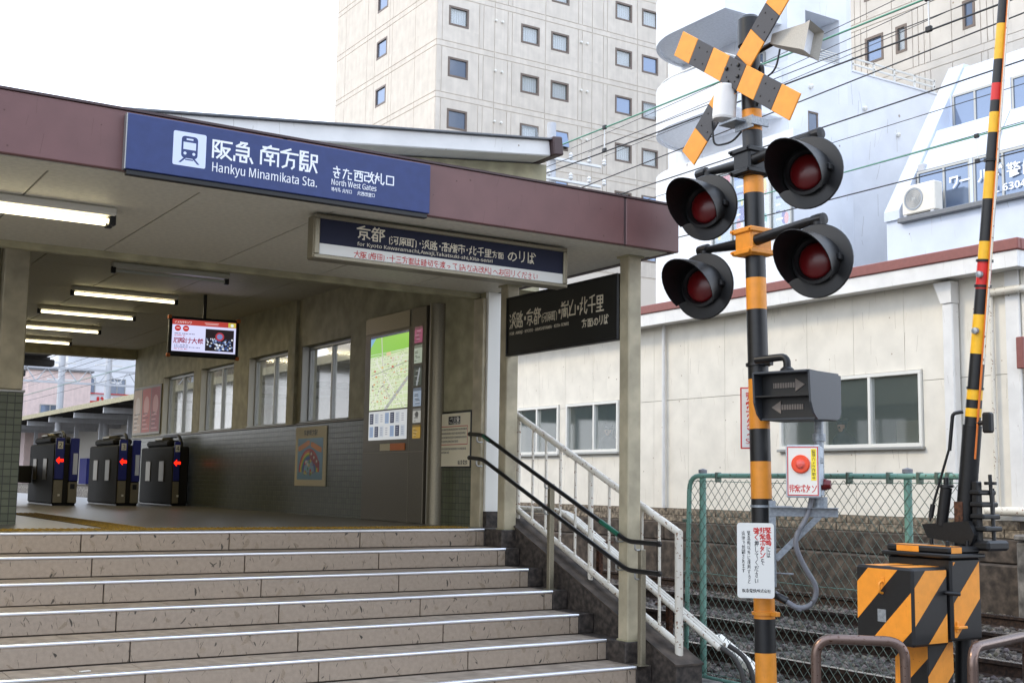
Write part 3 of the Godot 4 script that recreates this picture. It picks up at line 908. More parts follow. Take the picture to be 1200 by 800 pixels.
func hall_things() -> void:
	lamp("lit twin tube ceiling lamp under the entrance canopy soffit", 0.62, 1.9, SO, -7.91, 2, true)
	lamp("unlit single tube ceiling lamp closest to the hall entrance", 3.05, 4.24, CE, -12.46, 1, false)
	var say := ["lit single tube ceiling lamp beside the unlit one", "second lit tube lamp on the hall ceiling after the unlit one", "third lit tube lamp on the hall ceiling, one short of the far lintel", "lit tube lamp on the hall ceiling right at the far lintel"]
	for k in 4: lamp(say[k], 3.06, 4.26, CE, -14.32 - k * 1.85, 1, true)
	# information screen on a ceiling pole
	var o := thing("information_screen", "black information screen with a lit page hanging from the hall ceiling", "screen", Vector3(4.52, 3.23, -14.0), -0.1)
	var b := MB.new()
	b.box(-0.415, 0.415, -0.235, 0.235, -0.05, 0.0, 0.012)
	part(o, "casing", b, M.black_box, false)
	b = MB.new()
	b.tube([Vector3(0, 0.23, -0.03), Vector3(0, 0.52, -0.03)], 0.022)
	part(o, "pole", b, M.black_box, false)
	for s in [[-0.405, 0.225], [0.405, 0.225], [-0.405, -0.225], [0.405, -0.225]]:
		b = MB.new()
		b.box(s[0] - 0.022, s[0] + 0.022, s[1] - 0.022, s[1] + 0.022, -0.045, 0.004, 0.006)
		part(o, "corner_guard", b, M.orange, false)
	var im := Image.create(400, 204, false, Image.FORMAT_RGB8)
	im.fill(rgb(214, 216, 250))
	im.fill_rect(Rect2i(0, 0, 400, 34), rgb(176, 66, 60))
	itext(im, "イメカラキンフ", 14, 10, 14, 1.6, rgb(236, 220, 220))
	im.fill_rect(Rect2i(200, 12, 90, 3), rgb(230, 200, 200))
	im.fill_rect(Rect2i(206, 20, 80, 3), rgb(230, 200, 200))
	im.fill_rect(Rect2i(350, 2, 48, 30), rgb(196, 186, 80))
	idisc(im, Vector2(374, 18), 10, rgb(230, 232, 226))
	for x in [34, 84]:
		idisc(im, Vector2(x, 56), 19, rgb(186, 48, 46))
		im.fill_rect(Rect2i(x - 9, 52, 20, 6), rgb(236, 200, 200))
	itext(im, "厄除け大祭", 12, 116, 34, 3.6, rgb(140, 36, 60), 1.08)
	rng.seed = 8
	for r in [[88, 16, 120, rgb(70, 60, 100)], [100, 16, 70, rgb(180, 40, 50)], [162, 16, 88, rgb(60, 60, 110)], [174, 16, 160, rgb(60, 60, 110)], [186, 16, 80, rgb(180, 40, 50)]]:
		var x: int = r[1]
		while x < r[1] + r[2]:
			im.fill_rect(Rect2i(x, r[0], rng.randi_range(3, 7), 5), r[3])
			x += rng.randi_range(8, 10)
	im.fill_rect(Rect2i(208, 50, 180, 142), rgb(40, 34, 38))
	for k in 90:
		var p := Vector2(rng.randf_range(214, 382), rng.randf_range(112, 184))
		idisc(im, p, rng.randf_range(3, 8), [rgb(150, 170, 210), rgb(60, 80, 130), rgb(224, 228, 236), rgb(30, 34, 60)][k % 4])
	idisc(im, Vector2(298, 96), 28, rgb(170, 60, 70))
	idisc(im, Vector2(298, 96), 18, rgb(120, 130, 180))
	b = MB.new()
	b.quad(Vector3(-0.375, -0.175, 0.003), Vector3(0.375, -0.175, 0.003), Vector3(0.375, 0.2, 0.003), Vector3(-0.375, 0.2, 0.003))
	part(o, "screen", b, image_mat(im, 0.2, 1.0), false)
	var sl := AreaLight3D.new()
	sl.name = "screen_light"
	sl.area_size = Vector2(0.74, 0.36)
	o.add_child(sl)
	sl.position = Vector3(0, 0.01, 0.02)
	sl.rotation.y = PI
	sl.light_color = Color(0.85, 0.86, 1.0)
	sl.light_energy = 0.06
	sl.shadow_enabled = true
	# ticket gates
	var gn := ["2", "3", "4"]
	var gx := [[3.63, 3.96], [4.495, 4.81], [5.28, 5.52]]
	for k in 3:
		var x0: float = gx[k][0]
		var x1: float = gx[k][1]
		var g := thing("ticket_gate", ["dark ticket gate numbered 2, joined to the low dark panel", "dark ticket gate numbered 3, standing between two other gates", "dark ticket gate numbered 4, right against the tiled wall"][k], "ticket gate", Vector3((x0 + x1) / 2, FL, -18.3), 0, "ticket gates")
		var t0 := FL + 0.02
		part(g, "body", bx(x0, x1, t0, FL + 0.86, -19.2, -17.53, 0.02), M.gate_dark)
		part(g, "plinth", bx(x0 + 0.015, x1 - 0.015, FL, t0, -19.18, -17.55), M.black_box)
		part(g, "top_cover", bx(x0 + 0.02, x1 - 0.02, FL + 0.862, FL + 0.96, -19.0, -17.9, 0.03), M.gate_dark)
		var w := (x1 - x0) * 0.36
		part(g, "blue_panel", bx(x0 + 0.012, x0 + 0.012 + w, FL + 0.36, FL + 0.93, -17.53, -17.5, 0.008), M.gate_blue)
		part(g, "steel_door", bx(x0 + 0.012, x0 + 0.012 + w, FL + 0.04, FL + 0.35, -17.53, -17.51, 0.004), M.steel)
		part(g, "plate", bx(x0 + 0.07, x0 + 0.10, FL + 0.13, FL + 0.16, -17.51, -17.506), M.sign_white)
		if k < 2:
			part(g, "blue_panel", bx(x1 - w - 0.008, x1 - 0.008, FL + 0.34, FL + 0.93, -17.53, -17.48, 0.008), M.gate_blue)
			part(g, "poster", bx(x1 - w * 0.7, x1 - w * 0.2, FL + 0.43, FL + 0.72, -17.48, -17.476), M.picto)
			part(g, "steel_door", bx(x1 - w - 0.008, x1 - 0.008, FL + 0.04, FL + 0.33, -17.53, -17.5, 0.004), M.steel)
			part(g, "coin_window", bx(x1 - w * 0.85, x1 - w * 0.35, FL + 0.23, FL + 0.3, -17.5, -17.495), M.black_box)
		part(g, "guide_arm", tb(bend([Vector3(x0 + 0.16, FL + 0.9, -18.9), Vector3(x0 + 0.16, FL + 1.02, -18.6), Vector3(x0 + 0.16, FL + 1.02, -17.75), Vector3(x0 + 0.16, FL + 0.7, -17.56)], 0.12), 0.026, 8), M.black_box)
		part(g, "card_reader", bx(x0 + 0.03, x0 + 0.2, FL + 0.96, FL + 1.0, -18.6, -18.2, 0.012), M.steel)
		for z in [-18.75, -18.05]:
			part(g, "flap_door", bx(x0 - 0.012, x0 - 0.001, FL + 0.35, FL + 0.65, z - 0.12, z + 0.12, 0.004), M.steel_dark)
		var cx := x0 + 0.012 + w / 2
		var a := MB.new()
		a.prism([Vector2(cx - 0.05, FL + 0.62), Vector2(cx - 0.005, FL + 0.57), Vector2(cx - 0.005, FL + 0.6), Vector2(cx + 0.05, FL + 0.6), Vector2(cx + 0.05, FL + 0.64), Vector2(cx - 0.005, FL + 0.64), Vector2(cx - 0.005, FL + 0.67)], -17.499, -17.496)
		part(g, "arrow_sign", a, M.arrow_led)
		part(g, "number_plate", bx(cx - 0.034, cx + 0.034, FL + 0.78, FL + 0.88, -17.499, -17.496), M.sign_white)
		var nt := letters(g, gn[k], cx - 0.02, cx + 0.02, FL + 0.8, 0.06, -17.494, M.letter_black)
		nt.position -= g.position
	var ba := thing("gate_barrier_wall", "low dark panel joining the first ticket gate to the tiled pier", "panel", Vector3(3.0, FL, -18.9))
	part(ba, "panel", bx(2.2, 3.62, FL + 0.3, FL + 0.55, -18.95, -18.9, 0.01), M.gate_dark)
	for x in [2.3, 3.4]: part(ba, "post", bx(x - 0.02, x + 0.02, FL, FL + 0.3, -18.945, -18.905), M.gate_dark)
	# map cabinet
	o = thing("map_cabinet", "tall steel map cabinet with lit town map against the hall wall", "map board", Vector3(5.55, FL, -10.8))
	part(o, "cabinet", bx(5.5, 5.594, FL, 3.276, -11.62, -10.27, 0.004), M.steel_dark)
	var cy := MB.new()
	cy.lathe(Vector3(5.595, FL, -10.165), Vector3.UP, [[0.0, 2.1], [0.1, 2.1], [0.1, 0.0]], 24, PI, TAU, Vector3(0, 0, 1))
	part(o, "rounded_end", cy, M.steel)
	part(o, "header", bx(5.492, 5.499, 3.1, 3.27, -11.6, -10.6, 0.002), M.steel)
	part(o, "seam", bx(5.4985, 5.4995, FL, 3.27, -10.578, -10.572), M.gap)
	part(o, "seam", bx(5.4985, 5.4995, 1.86, 1.864, -11.6, -10.28), M.gap)
	im = Image.create(512, 620, false, Image.FORMAT_RGB8)
	im.fill(rgb(222, 238, 190))
	for y in 180:
		var h := int(512 - maxf(0.0, (y - 150) * 14.0))
		im.fill_rect(Rect2i(0, y, h, 1), rgb(150, 214, 80))
	for y in 90: im.fill_rect(Rect2i(0, y, 90 - y, 1), rgb(132, 190, 226))
	rng.seed = 12
	for k in 16: iline(im, Vector2(rng.randf_range(-40, 500), 180), Vector2(rng.randf_range(-40, 560), 620), 3, rgb(252, 252, 246))
	for k in 20:
		var y := 150.0 + k * 24.0
		iline(im, Vector2(0, y + rng.randf_range(-12, 12)), Vector2(512, y + rng.randf_range(-34, 6)), 3, rgb(252, 252, 246))
	iline(im, Vector2(150, 20), Vector2(190, 420), 10, rgb(214, 214, 196))
	iline(im, Vector2(190, 420), Vector2(300, 560), 10, rgb(214, 214, 196))
	iline(im, Vector2(512, 380), Vector2(200, 640), 22, rgb(188, 192, 186))
	iline(im, Vector2(20, 330), Vector2(512, 250), 5, rgb(150, 156, 150))
	for k in 70:
		var p := Vector2(rng.randf_range(6, 480), rng.randf_range(190, 600))
		im.fill_rect(Rect2i(int(p.x), int(p.y), rng.randi_range(6, 26), rng.randi_range(5, 14)), [rgb(240, 200, 120), rgb(224, 156, 96), rgb(196, 220, 130), rgb(224, 206, 196), rgb(150, 150, 140), rgb(214, 90, 80)][k % 6])
	for k in 150:
		var p := Vector2(rng.randf_range(6, 490), rng.randf_range(160, 610))
		im.fill_rect(Rect2i(int(p.x), int(p.y), rng.randi_range(8, 22), 3), rgb(110, 110, 100))
	im.fill_rect(Rect2i(220, 150, 60, 30), rgb(240, 214, 170))
	im.fill_rect(Rect2i(0, 0, 512, 18), rgb(30, 44, 76))
	var q := MB.new()
	q.quad(Vector3(5.497, 2.3, -11.48), Vector3(5.497, 2.3, -10.62), Vector3(5.497, 3.07, -10.62), Vector3(5.497, 3.07, -11.48))
	part(o, "map_screen", q, image_mat(im, 0.25, 0.75))
	im = Image.create(300, 110, false, Image.FORMAT_RGB8)
	im.fill(rgb(232, 236, 238))
	for k in 14:
		var c: Color = [rgb(40, 48, 80), rgb(206, 214, 226), rgb(236, 238, 240), rgb(150, 176, 214)][k % 4]
		im.fill_rect(Rect2i(8 + (k % 7) * 41, 8 + (k / 7) * 50, 30, 40), c)
		for j in 4: im.fill_rect(Rect2i(12 + (k % 7) * 41, 14 + (k / 7) * 50 + j * 8, 18, 3), rgb(160, 166, 180))
	q = MB.new()
	q.quad(Vector3(5.497, 1.99, -11.48), Vector3(5.497, 1.99, -10.62), Vector3(5.497, 2.285, -10.62), Vector3(5.497, 2.285, -11.48))
	part(o, "legend_screen", q, image_mat(im, 0.25, 0.6))
	var ads := [[2.92, 3.08, rgb(190, 84, 130)], [2.72, 2.9, rgb(210, 224, 200)], [2.5, 2.7, rgb(96, 104, 92)], [2.3, 2.48, rgb(190, 208, 230)], [2.14, 2.28, rgb(224, 224, 216)], [1.99, 2.12, rgb(222, 176, 60)]]
	for k in ads.size():
		im = Image.create(96, 96, false, Image.FORMAT_RGB8)
		im.fill(ads[k][2])
		im.fill_rect(Rect2i(0, 0, 96, 16), ads[k][2].darkened(0.35))
		for j in 8: im.fill_rect(Rect2i(rng.randi_range(6, 30), 24 + j * 8, rng.randi_range(20, 56), 4), ads[k][2].darkened(0.5) if j % 3 else ads[k][2].lightened(0.6))
		if k == 2: iline(im, Vector2(70, 20), Vector2(40, 90), 14, rgb(200, 206, 210))
		if k == 4: idisc(im, Vector2(48, 40), 20, rgb(90, 90, 88))
		q = MB.new()
		q.quad(Vector3(5.497, ads[k][0], -10.5), Vector3(5.497, ads[k][0], -10.335), Vector3(5.497, ads[k][1], -10.335), Vector3(5.497, ads[k][1], -10.5))
		part(o, "advertisement", q, image_mat(im, 0.3, 0.4))
	part(o, "sticker", bx(5.494, 5.499, 1.88, 1.95, -11.2, -10.98), M.paper)
	part(o, "sticker", bx(5.494, 5.499, 1.88, 1.95, -10.97, -10.65), M.orange)
	# notice board beside the jamb
	o = thing("notice_board", "cream notice board with a red boxed rule list above the steps", "notice", Vector3(5.6, 1.965, -9.83), -PI / 2)
	b = MB.new()
	b.box(-0.31, 0.31, -0.26, 0.26, -0.004, 0.014, 0.003)
	part(o, "frame", b, M.black_box, false)
	im = Image.create(290, 240, false, Image.FORMAT_RGB8)
	im.fill(rgb(228, 218, 190))
	im.fill_rect(Rect2i(92, 14, 108, 36), rgb(28, 28, 32))
	itext(im, "ご注意", 98, 18, 28, 3, rgb(230, 226, 214), 1.18)
	for r in [[22, 58, 246, 3], [22, 140, 246, 3]]: im.fill_rect(Rect2i(r[0], r[1], r[2], r[3]), rgb(180, 52, 46))
	for x in [22, 265]: im.fill_rect(Rect2i(x, 58, 3, 84), rgb(180, 52, 46))
	for r in [[68, 30, 222], [86, 30, 216], [104, 30, 224], [122, 30, 150], [156, 26, 224], [172, 26, 70]]:
		var x: int = r[1]
		while x < r[1] + r[2]:
			itext(im, "回京田町南高"[rng.randi() % 6], x, r[0], 9, 1, rgb(56, 52, 50))
			x += 11
	itext(im, "阪急電鉄", 186, 214, 18, 2, rgb(40, 38, 38), 1.2)
	q = MB.new()
	q.quad(Vector3(-0.296, -0.246, 0.0155), Vector3(0.296, -0.246, 0.0155), Vector3(0.296, 0.246, 0.0155), Vector3(-0.296, 0.246, 0.0155))
	part(o, "notice_sheet", q, image_mat(im, 0.5), false)
	# a child's painting on the tiles
	o = thing("painting_poster", "cream framed painting of a rainbow on the tiled wall", "poster", Vector3(5.596, 1.85, -13.21), -PI / 2)
	b = MB.new()
	b.box(-0.45, 0.45, -0.345, 0.345, -0.002, 0.012, 0.003)
	part(o, "mount", b, M.paper, false)
	im = Image.create(320, 240, false, Image.FORMAT_RGB8)
	im.fill(rgb(120, 160, 186))
	for k in 7:
		var c: Color = [rgb(188, 48, 44), rgb(220, 120, 40), rgb(226, 204, 60), rgb(92, 160, 76), rgb(60, 100, 176), rgb(90, 70, 140), rgb(140, 176, 196)][k]
		idisc(im, Vector2(150, 190), 130 - k * 11, c)
	im.fill_rect(Rect2i(0, 196, 320, 44), rgb(112, 150, 170))
	for k in 24:
		idisc(im, Vector2(rng.randf_range(90, 210), rng.randf_range(120, 220)), rng.randf_range(4, 12), [rgb(206, 190, 80), rgb(190, 60, 60), rgb(90, 140, 90), rgb(220, 214, 200)][k % 4])
	for s in [[Vector2(20, 60), Vector2(140, 26)], [Vector2(180, 36), Vector2(290, 70)]]: iline(im, s[0], s[1], 26, rgb(222, 140, 60))
	for k in 3:
		iline(im, Vector2(170 + k * 34, 90 + k * 22), Vector2(196 + k * 34, 112 + k * 22), 34, rgb(150, 40, 44))
		idisc(im, Vector2(176 + k * 34, 90 + k * 22), 9, rgb(230, 226, 210))
	q = MB.new()
	q.quad(Vector3(-0.37, -0.27, 0.0135), Vector3(0.37, -0.27, 0.0135), Vector3(0.37, 0.21, 0.0135), Vector3(-0.37, 0.21, 0.0135))
	part(o, "painting", q, image_mat(im, 0.5), false)
	var tm := MB.new()
	kanji(tm, "京都南方駅", -0.2, 0.2, 0.245, 0.06, 0.007, 0.0, 0.0135)
	part(o, "lettering", tm, M.letter_black, false)
	# three posters in a board at the far end
	o = thing("poster_board", "board of three reddish posters at the far end of the hall wall", "poster board", Vector3(5.6, 2.68, -20.12), -PI / 2)
	b = MB.new()
	b.box(-0.8, 0.8, -0.4, 0.4, -0.004, 0.02, 0.004)
	part(o, "frame", b, M.steel_dark, false)
	for k in 3:
		im = Image.create(128, 180, false, Image.FORMAT_RGB8)
		var c: Color = [rgb(206, 180, 160), rgb(186, 84, 70), rgb(150, 48, 44)][k]
		im.fill(c)
		idisc(im, Vector2(64, 70), 40, c.lightened(0.45))
		for j in 8: im.fill_rect(Rect2i(14, 100 + j * 9, rng.randi_range(40, 96), 4), c.lightened(0.6) if j % 2 else c.darkened(0.4))
		q = MB.new()
		var x0 := -0.76 + k * 0.52
		q.quad(Vector3(x0, -0.36, 0.022), Vector3(x0 + 0.48, -0.36, 0.022), Vector3(x0 + 0.48, 0.36, 0.022), Vector3(x0, 0.36, 0.022))
		part(o, "poster_sheet", q, image_mat(im, 0.5), false)

# ------------------------------------------------------------------ signs
func signs() -> void:
	# name board on the canopy edge
	var o := thing("station_name_sign", "long blue station name board with train symbol on the canopy edge", "sign", Vector3(1.695, SO, -6.78))
	var b := MB.new()
	b.box(0, 1.942, 0.0, 0.322, -0.058, 0.0, 0.004)
	part(o, "board", b, M.sign_blue, false)
	b = MB.new()
	b.box(0.01, 1.932, -0.03, -0.001, -0.056, -0.012, 0.003)
	part(o, "bottom_rail", b, M.black_box, false)
	b = MB.new()
	b.box(-0.006, 0.0, 0.0, 0.322, -0.056, -0.004)
	part(o, "end_cap", b, M.alu, false)
	# train symbol: pale square, blue train
	var pic := MB.new()
	var sq := []
	for k in 4:
		var cc: Vector2 = [Vector2(0.445, 0.255), Vector2(0.272, 0.255), Vector2(0.272, 0.075), Vector2(0.445, 0.075)][k]
		for s in 4: sq.append(cc + Vector2.from_angle(k * PI / 2 + s * PI / 6) * 0.01)
	pic.prism(sq, 0.0003, 0.001)
	var pp := part(o, "symbol_plate", pic, M.picto, false)
	var tr := MB.new()
	var body := []
	for k in 4:
		var cc: Vector2 = [Vector2(0.386, 0.222), Vector2(0.33, 0.222), Vector2(0.33, 0.132), Vector2(0.386, 0.132)][k]
		for s in 4: body.append(cc + Vector2.from_angle(k * PI / 2 + s * PI / 6) * 0.02)
	tr.prism(body, 0.001, 0.0016)
	for s in [-1, 1]:
		var x: float = 0.358 + s * 0.018
		tr.prism([Vector2(x, 0.113), Vector2(x + s * 0.014, 0.113), Vector2(x + s * 0.044, 0.083), Vector2(x + s * 0.03, 0.083)], 0.001, 0.0016)
	tr.prism([Vector2(0.335, 0.107), Vector2(0.381, 0.107), Vector2(0.381, 0.1), Vector2(0.335, 0.1)], 0.001, 0.0015)
	part(pp, "train_symbol", tr, M.sign_blue, false)
	var tw := MB.new()
	tw.box(0.321, 0.395, 0.163, 0.206, 0.0016, 0.0021)
	tw.box(0.338, 0.378, 0.219, 0.229, 0.0016, 0.0021)
	for s in [-1, 1]: tw.lathe(Vector3(0.358 + s * 0.026, 0.14, 0.0016), Vector3(0, 0, 1), [[0.009, 0.0], [0.009, 0.0005], [0.0, 0.0005]], 14)
	part(pp, "train_window", tw, M.picto, false)
	var t := MB.new()
	kanji(t, "阪急", 0.488, 0.746, 0.144, 0.112, 0.0125, 0.0, 0.001)
	kanji(t, "南方駅", 0.782, 1.157, 0.15, 0.116, 0.0125, 0.0, 0.001)
	kanji(t, "きた西改札口", 1.249, 1.687, 0.14, 0.068, 0.0078, 0.0, 0.001)
	kanji(t, "북서쪽 北서口", 1.25, 1.39, 0.05, 0.024, 0.0026, 0.0, 0.001)
	kanji(t, "北西改里口", 1.427, 1.549, 0.05, 0.024, 0.0026, 0.0, 0.001)
	part(o, "lettering", t, M.letter_white, false)
	letters(o, "Hankyu Minamikata Sta.", 0.496, 1.154, 0.058, 0.055, 0.002, M.letter_white)
	letters(o, "North West Gates", 1.25, 1.556, 0.09, 0.036, 0.002, M.letter_white)
	# hanging direction sign
	o = thing("direction_sign", "framed navy and white direction sign hanging below the canopy soffit", "sign", Vector3(3.0, 2.985, -7.15))
	b = MB.new()
	b.box(0, 1.98, 0, 0.29, -0.12, -0.012, 0.01)
	part(o, "case", b, M.steel, false)
	for e in [[0.0, 1.98, 0.0, 0.028], [0.0, 1.98, 0.262, 0.29], [0.0, 0.035, 0.0285, 0.2615], [1.945, 1.98, 0.0285, 0.2615]]:
		b = MB.new()
		b.box(e[0], e[1], e[2], e[3], -0.0118, 0.012, 0.005)
		part(o, "frame_bar", b, M.steel, false)
	b = MB.new()
	b.box(0.035, 1.945, 0.1005, 0.262, -0.0115, -0.002)
	part(o, "navy_panel", b, M.sign_navy, false)
	b = MB.new()
	b.box(0.035, 1.945, 0.028, 0.1, -0.0115, -0.002)
	part(o, "white_panel", b, M.sign_white, false)
	for x in [0.35, 1.6]:
		b = MB.new()
		b.box(x - 0.06, x + 0.06, 0.2905, 0.304, -0.08, -0.03)
		part(o, "hanger", b, M.steel_dark, false)
	t = MB.new()
	kanji(t, "京都", 0.294, 0.506, 0.161, 0.087, 0.0098, 0.0, -0.0015)
	kanji(t, "(河原町)", 0.52, 0.756, 0.154, 0.057, 0.0062, 0.0, -0.0015)
	kanji(t, "・淡路・高槻市・北千里", 0.754, 1.338, 0.154, 0.058, 0.0062, 0.0, -0.0015)
	kanji(t, "方面", 1.337, 1.434, 0.155, 0.044, 0.0048, 0.0, -0.0015)
	kanji(t, "のりば", 1.468, 1.71, 0.15, 0.072, 0.0078, 0.0, -0.0015)
	part(o, "lettering", t, M.letter_cream, false)
	letters(o, "for Kyoto Kawaramachi,Awaji,Takatsuki-shi,Kita-senri", 0.303, 1.343, 0.116, 0.0235, -0.001, M.letter_cream)
	t = MB.new()
	kanji(t, "大阪(梅田)・十三方面は踏切を渡って[みなみ改札]へお回りください", 0.28, 1.733, 0.036, 0.043, 0.0046, 0.0, -0.0015)
	part(o, "lettering", t, M.letter_red, false)
	# black sign between the columns
	o = thing("platform_sign", "black platform direction board with cream letters between the two columns", "sign", Vector3(5.51, 2.657, -8.046), -PI / 2)
	b = MB.new()
	b.box(-0.772, 0.815, 0, 0.508, -0.06, 0.0, 0.006)
	part(o, "board", b, M.black_sign, false)
	for e in [[-0.772, 0.815, 0.0, 0.02], [-0.772, 0.815, 0.49, 0.508], [0.787, 0.815, 0.0205, 0.4895], [-0.772, -0.757, 0.0205, 0.4895]]:
		b = MB.new()
		b.box(e[0], e[1], e[2], e[3], 0.0005, 0.008, 0.003)
		part(o, "frame_bar", b, M.black_box, false)
	t = MB.new()
	kanji(t, "淡路", -0.72, -0.497, 0.236, 0.13, 0.0125, 0.0, 0.002)
	kanji(t, "・", -0.505, -0.445, 0.236, 0.13, 0.02, 0.0, 0.002)
	kanji(t, "京都", -0.457, -0.23, 0.236, 0.13, 0.0125, 0.0, 0.002)
	kanji(t, "(河原町)", -0.235, 0.018, 0.238, 0.08, 0.0075, 0.0, 0.002)
	kanji(t, "・", 0.01, 0.066, 0.236, 0.13, 0.02, 0.0, 0.002)
	kanji(t, "嵐山", 0.057, 0.277, 0.24, 0.13, 0.0125, 0.0, 0.002)
	kanji(t, "・", 0.27, 0.325, 0.236, 0.13, 0.02, 0.0, 0.002)
	kanji(t, "北千里", 0.318, 0.643, 0.245, 0.13, 0.0125, 0.0, 0.002)
	kanji(t, "方面", 0.345, 0.498, 0.138, 0.062, 0.0075, 0.0, 0.002)
	kanji(t, "のりば", 0.506, 0.702, 0.138, 0.066, 0.008, 0.0, 0.002)
	part(o, "lettering", t, M.letter_cream, false)
	letters(o, "FOR  AWAJI · KYOTO · ARASHIYAMA · KITA-SENRI", -0.712, 0.169, 0.176, 0.026, 0.002, M.letter_cream)

# ------------------------------------------------------------------ building across the tracks
func platform_building() -> void:
	var o := thing("platform_building", "cream panelled station office with brown roof edge across the tracks", "building", Vector3(15, 1.2, -16))
	var wz := [[-21.26, -19.73, 2.17, 3.13], [-19.47, -17.79, 2.19, 3.13], [-13.67, -10.97, 2.16, 3.21]]
	part(o, "wall_core", wall(-23.6, -9.42, 1.2, 4.4, 13.622, 13.8, wz, "z"), M.panel_joint)
	rng.seed = 4
	for k in 15:
		var z1 := -9.42 - k * 0.92
		var z0 := maxf(z1 - 0.92, -23.6)
		if z1 - z0 < 0.1: continue
		for v in [[1.2, 3.056], [3.064, 4.38]]:
			var hs := []
			for w in wz:
				if w[0] < z1 and w[1] > z0: hs.append([w[0] - 0.01, w[1] + 0.01, w[2] - 0.01, w[3] + 0.01])
			part(o, "wall_panel", wall(z0 + 0.003, z1 - 0.003, v[0], v[1], 13.6, 13.62, hs, "z"), M.panel_wall)
	sash_window(o, "z", -21.26, -19.73, 2.17, 3.13, 13.56, 13.66, M.sign_white, M.glass, [-20.5], 0.05)
	sash_window(o, "z", -19.47, -17.79, 2.19, 3.13, 13.56, 13.66, M.sign_white, M.glass, [-18.55], 0.05)
	sash_window(o, "z", -13.67, -10.97, 2.16, 3.21, 13.56, 13.66, M.sign_white, M.glass, [-12.77, -11.88], 0.05)
	for w in wz: part(o, "window_sill", bx(13.53, 13.6, w[2] - 0.04, w[2] - 0.002, w[0] - 0.03, w[1] + 0.03, 0.006), M.alu)
	# room inside
	part(o, "room_floor", bx(13.8, 17.9, 1.1, 1.2, -23.6, -9.6), M.room)
	part(o, "room_wall", bx(17.5, 17.7, 1.2, 4.2, -23.6, -9.6), M.room)
	part(o, "room_wall", bx(13.8, 17.5, 1.2, 4.2, -9.6, -9.42), M.room)
	part(o, "room_wall", bx(13.8, 17.5, 1.2, 4.2, -16.2, -16.0), M.room)
	part(o, "room_wall", bx(13.8, 17.5, 1.2, 4.2, -23.6, -23.4), M.room)
	part(o, "room_ceiling", bx(13.8, 17.7, 4.2, 4.3, -23.6, -9.42), M.room)
	part(o, "notice_sheet", bx(17.485, 17.498, 2.3, 2.75, -13.6, -12.9), M.sign_white)
	part(o, "notice_sheet", bx(17.485, 17.498, 2.2, 2.8, -14.7, -13.8), M.sign_white)
	# roof: white fascia under a brown edge, an overhang with soffit
	part(o, "roof_fascia", bx(13.25, 13.29, 4.36, 4.57, -23.6, -9.2, 0.004), M.white_paint)
	part(o, "roof_edge", bx(13.22, 13.29, 4.572, 4.72, -23.6, -9.17, 0.012), M.roof_brown)
	part(o, "roof_edge", bx(13.291, 18.2, 4.572, 4.72, -9.25, -9.17, 0.012), M.roof_brown)
	part(o, "roof_fascia", bx(13.291, 18.2, 4.36, 4.57, -9.24, -9.2, 0.004), M.white_paint)
	part(o, "eave_soffit", bx(13.291, 13.6, 4.382, 4.395, -23.6, -9.245), M.white_paint)
	part(o, "roof_slab", bx(13.291, 18.2, 4.401, 4.66, -23.6, -9.26), M.roof_grey)
	part(o, "end_wall", bx(13.6, 17.9, 1.2, 4.38, -9.41, -9.36), M.panel_wall)
	part(o, "corner_pilaster", bx(13.56, 13.598, 1.2, 4.38, -9.62, -9.42, 0.006), M.white_paint)
	# downpipes
	part(o, "downpipe", tb([Vector3(13.54, 1.2, -16.44), Vector3(13.54, 4.38, -16.44)], 0.035, 10), M.white_paint)
	var dp := part(o, "downpipe", bx(13.44, 13.58, 1.2, 4.05, -10.5, -10.33, 0.015), M.white_paint)
	var hp := MB.new()
	hp.prism([Vector2(-0.085, 4.051), Vector2(0.085, 4.051), Vector2(0.085, 4.34), Vector2(-0.2, 4.34)], -0.08, 0.08, Transform3D(Basis(Vector3(0, 0, 1), Vector3(0, 1, 0), Vector3(1, 0, 0)), Vector3(13.5, 0, -10.415)))
	part(dp, "hopper", hp, M.white_paint)
	part(o, "conduit_pipe", tb(bend([Vector3(13.55, 2.6, -10.08), Vector3(13.55, 3.95, -10.08), Vector3(13.62, 3.98, -10.08)], 0.05), 0.022, 8), M.white_pipe)
	part(o, "conduit_pipe", tb(bend([Vector3(13.62, 4.12, -9.95), Vector3(13.5, 4.12, -9.95), Vector3(13.48, 4.12, -9.3), Vector3(13.9, 4.1, -9.25)], 0.12), 0.05, 10), M.white_pipe)
	part(o, "conduit_pipe", tb([Vector3(13.53, 1.2, -9.8), Vector3(13.53, 4.1, -9.8)], 0.03, 8), M.white_pipe)
	part(o, "conduit_pipe", tb([Vector3(13.45, 1.32, -9.9), Vector3(13.45, 1.32, -9.1)], 0.06, 10), M.white_pipe)
	part(o, "meter_box", bx(13.44, 13.56, 3.1, 3.5, -9.4, -9.3, 0.01), M.roof_brown)
	# foundation: a course of blocks on a stained retaining wall
	var w := thing("retaining_wall", "dark stained concrete retaining wall with a block course beside the track", "wall", Vector3(13.5, 0, -16))
	part(w, "core", bx(13.63, 17.9, 0.0, 1.198, -23.6, -9.3), M.joint)
	for k in 35:
		var z1 := -9.35 - k * 0.4
		for r in 2:
			var zz := z1 - (0.2 if r else 0.0)
			part(w, "block", bx(13.57 + rng.randf_range(-0.006, 0.006), 13.7, 0.975 + r * 0.112, 1.083 + r * 0.112, zz - 0.392, zz, 0.006), M.brick)
	for k in 2:
		var z1 := -9.2 - k * 7.2
		part(w, "wall_segment", bx(13.5 + rng.randf_range(-0.008, 0.008), 13.628, 0.66, 0.97, z1 - 7.19, z1, 0.02), M.concrete_dark)
		part(w, "wall_segment", bx(13.36 + rng.randf_range(-0.008, 0.008), 13.628, 0.0, 0.655, z1 - 7.185, z1, 0.02), M.concrete_dark)
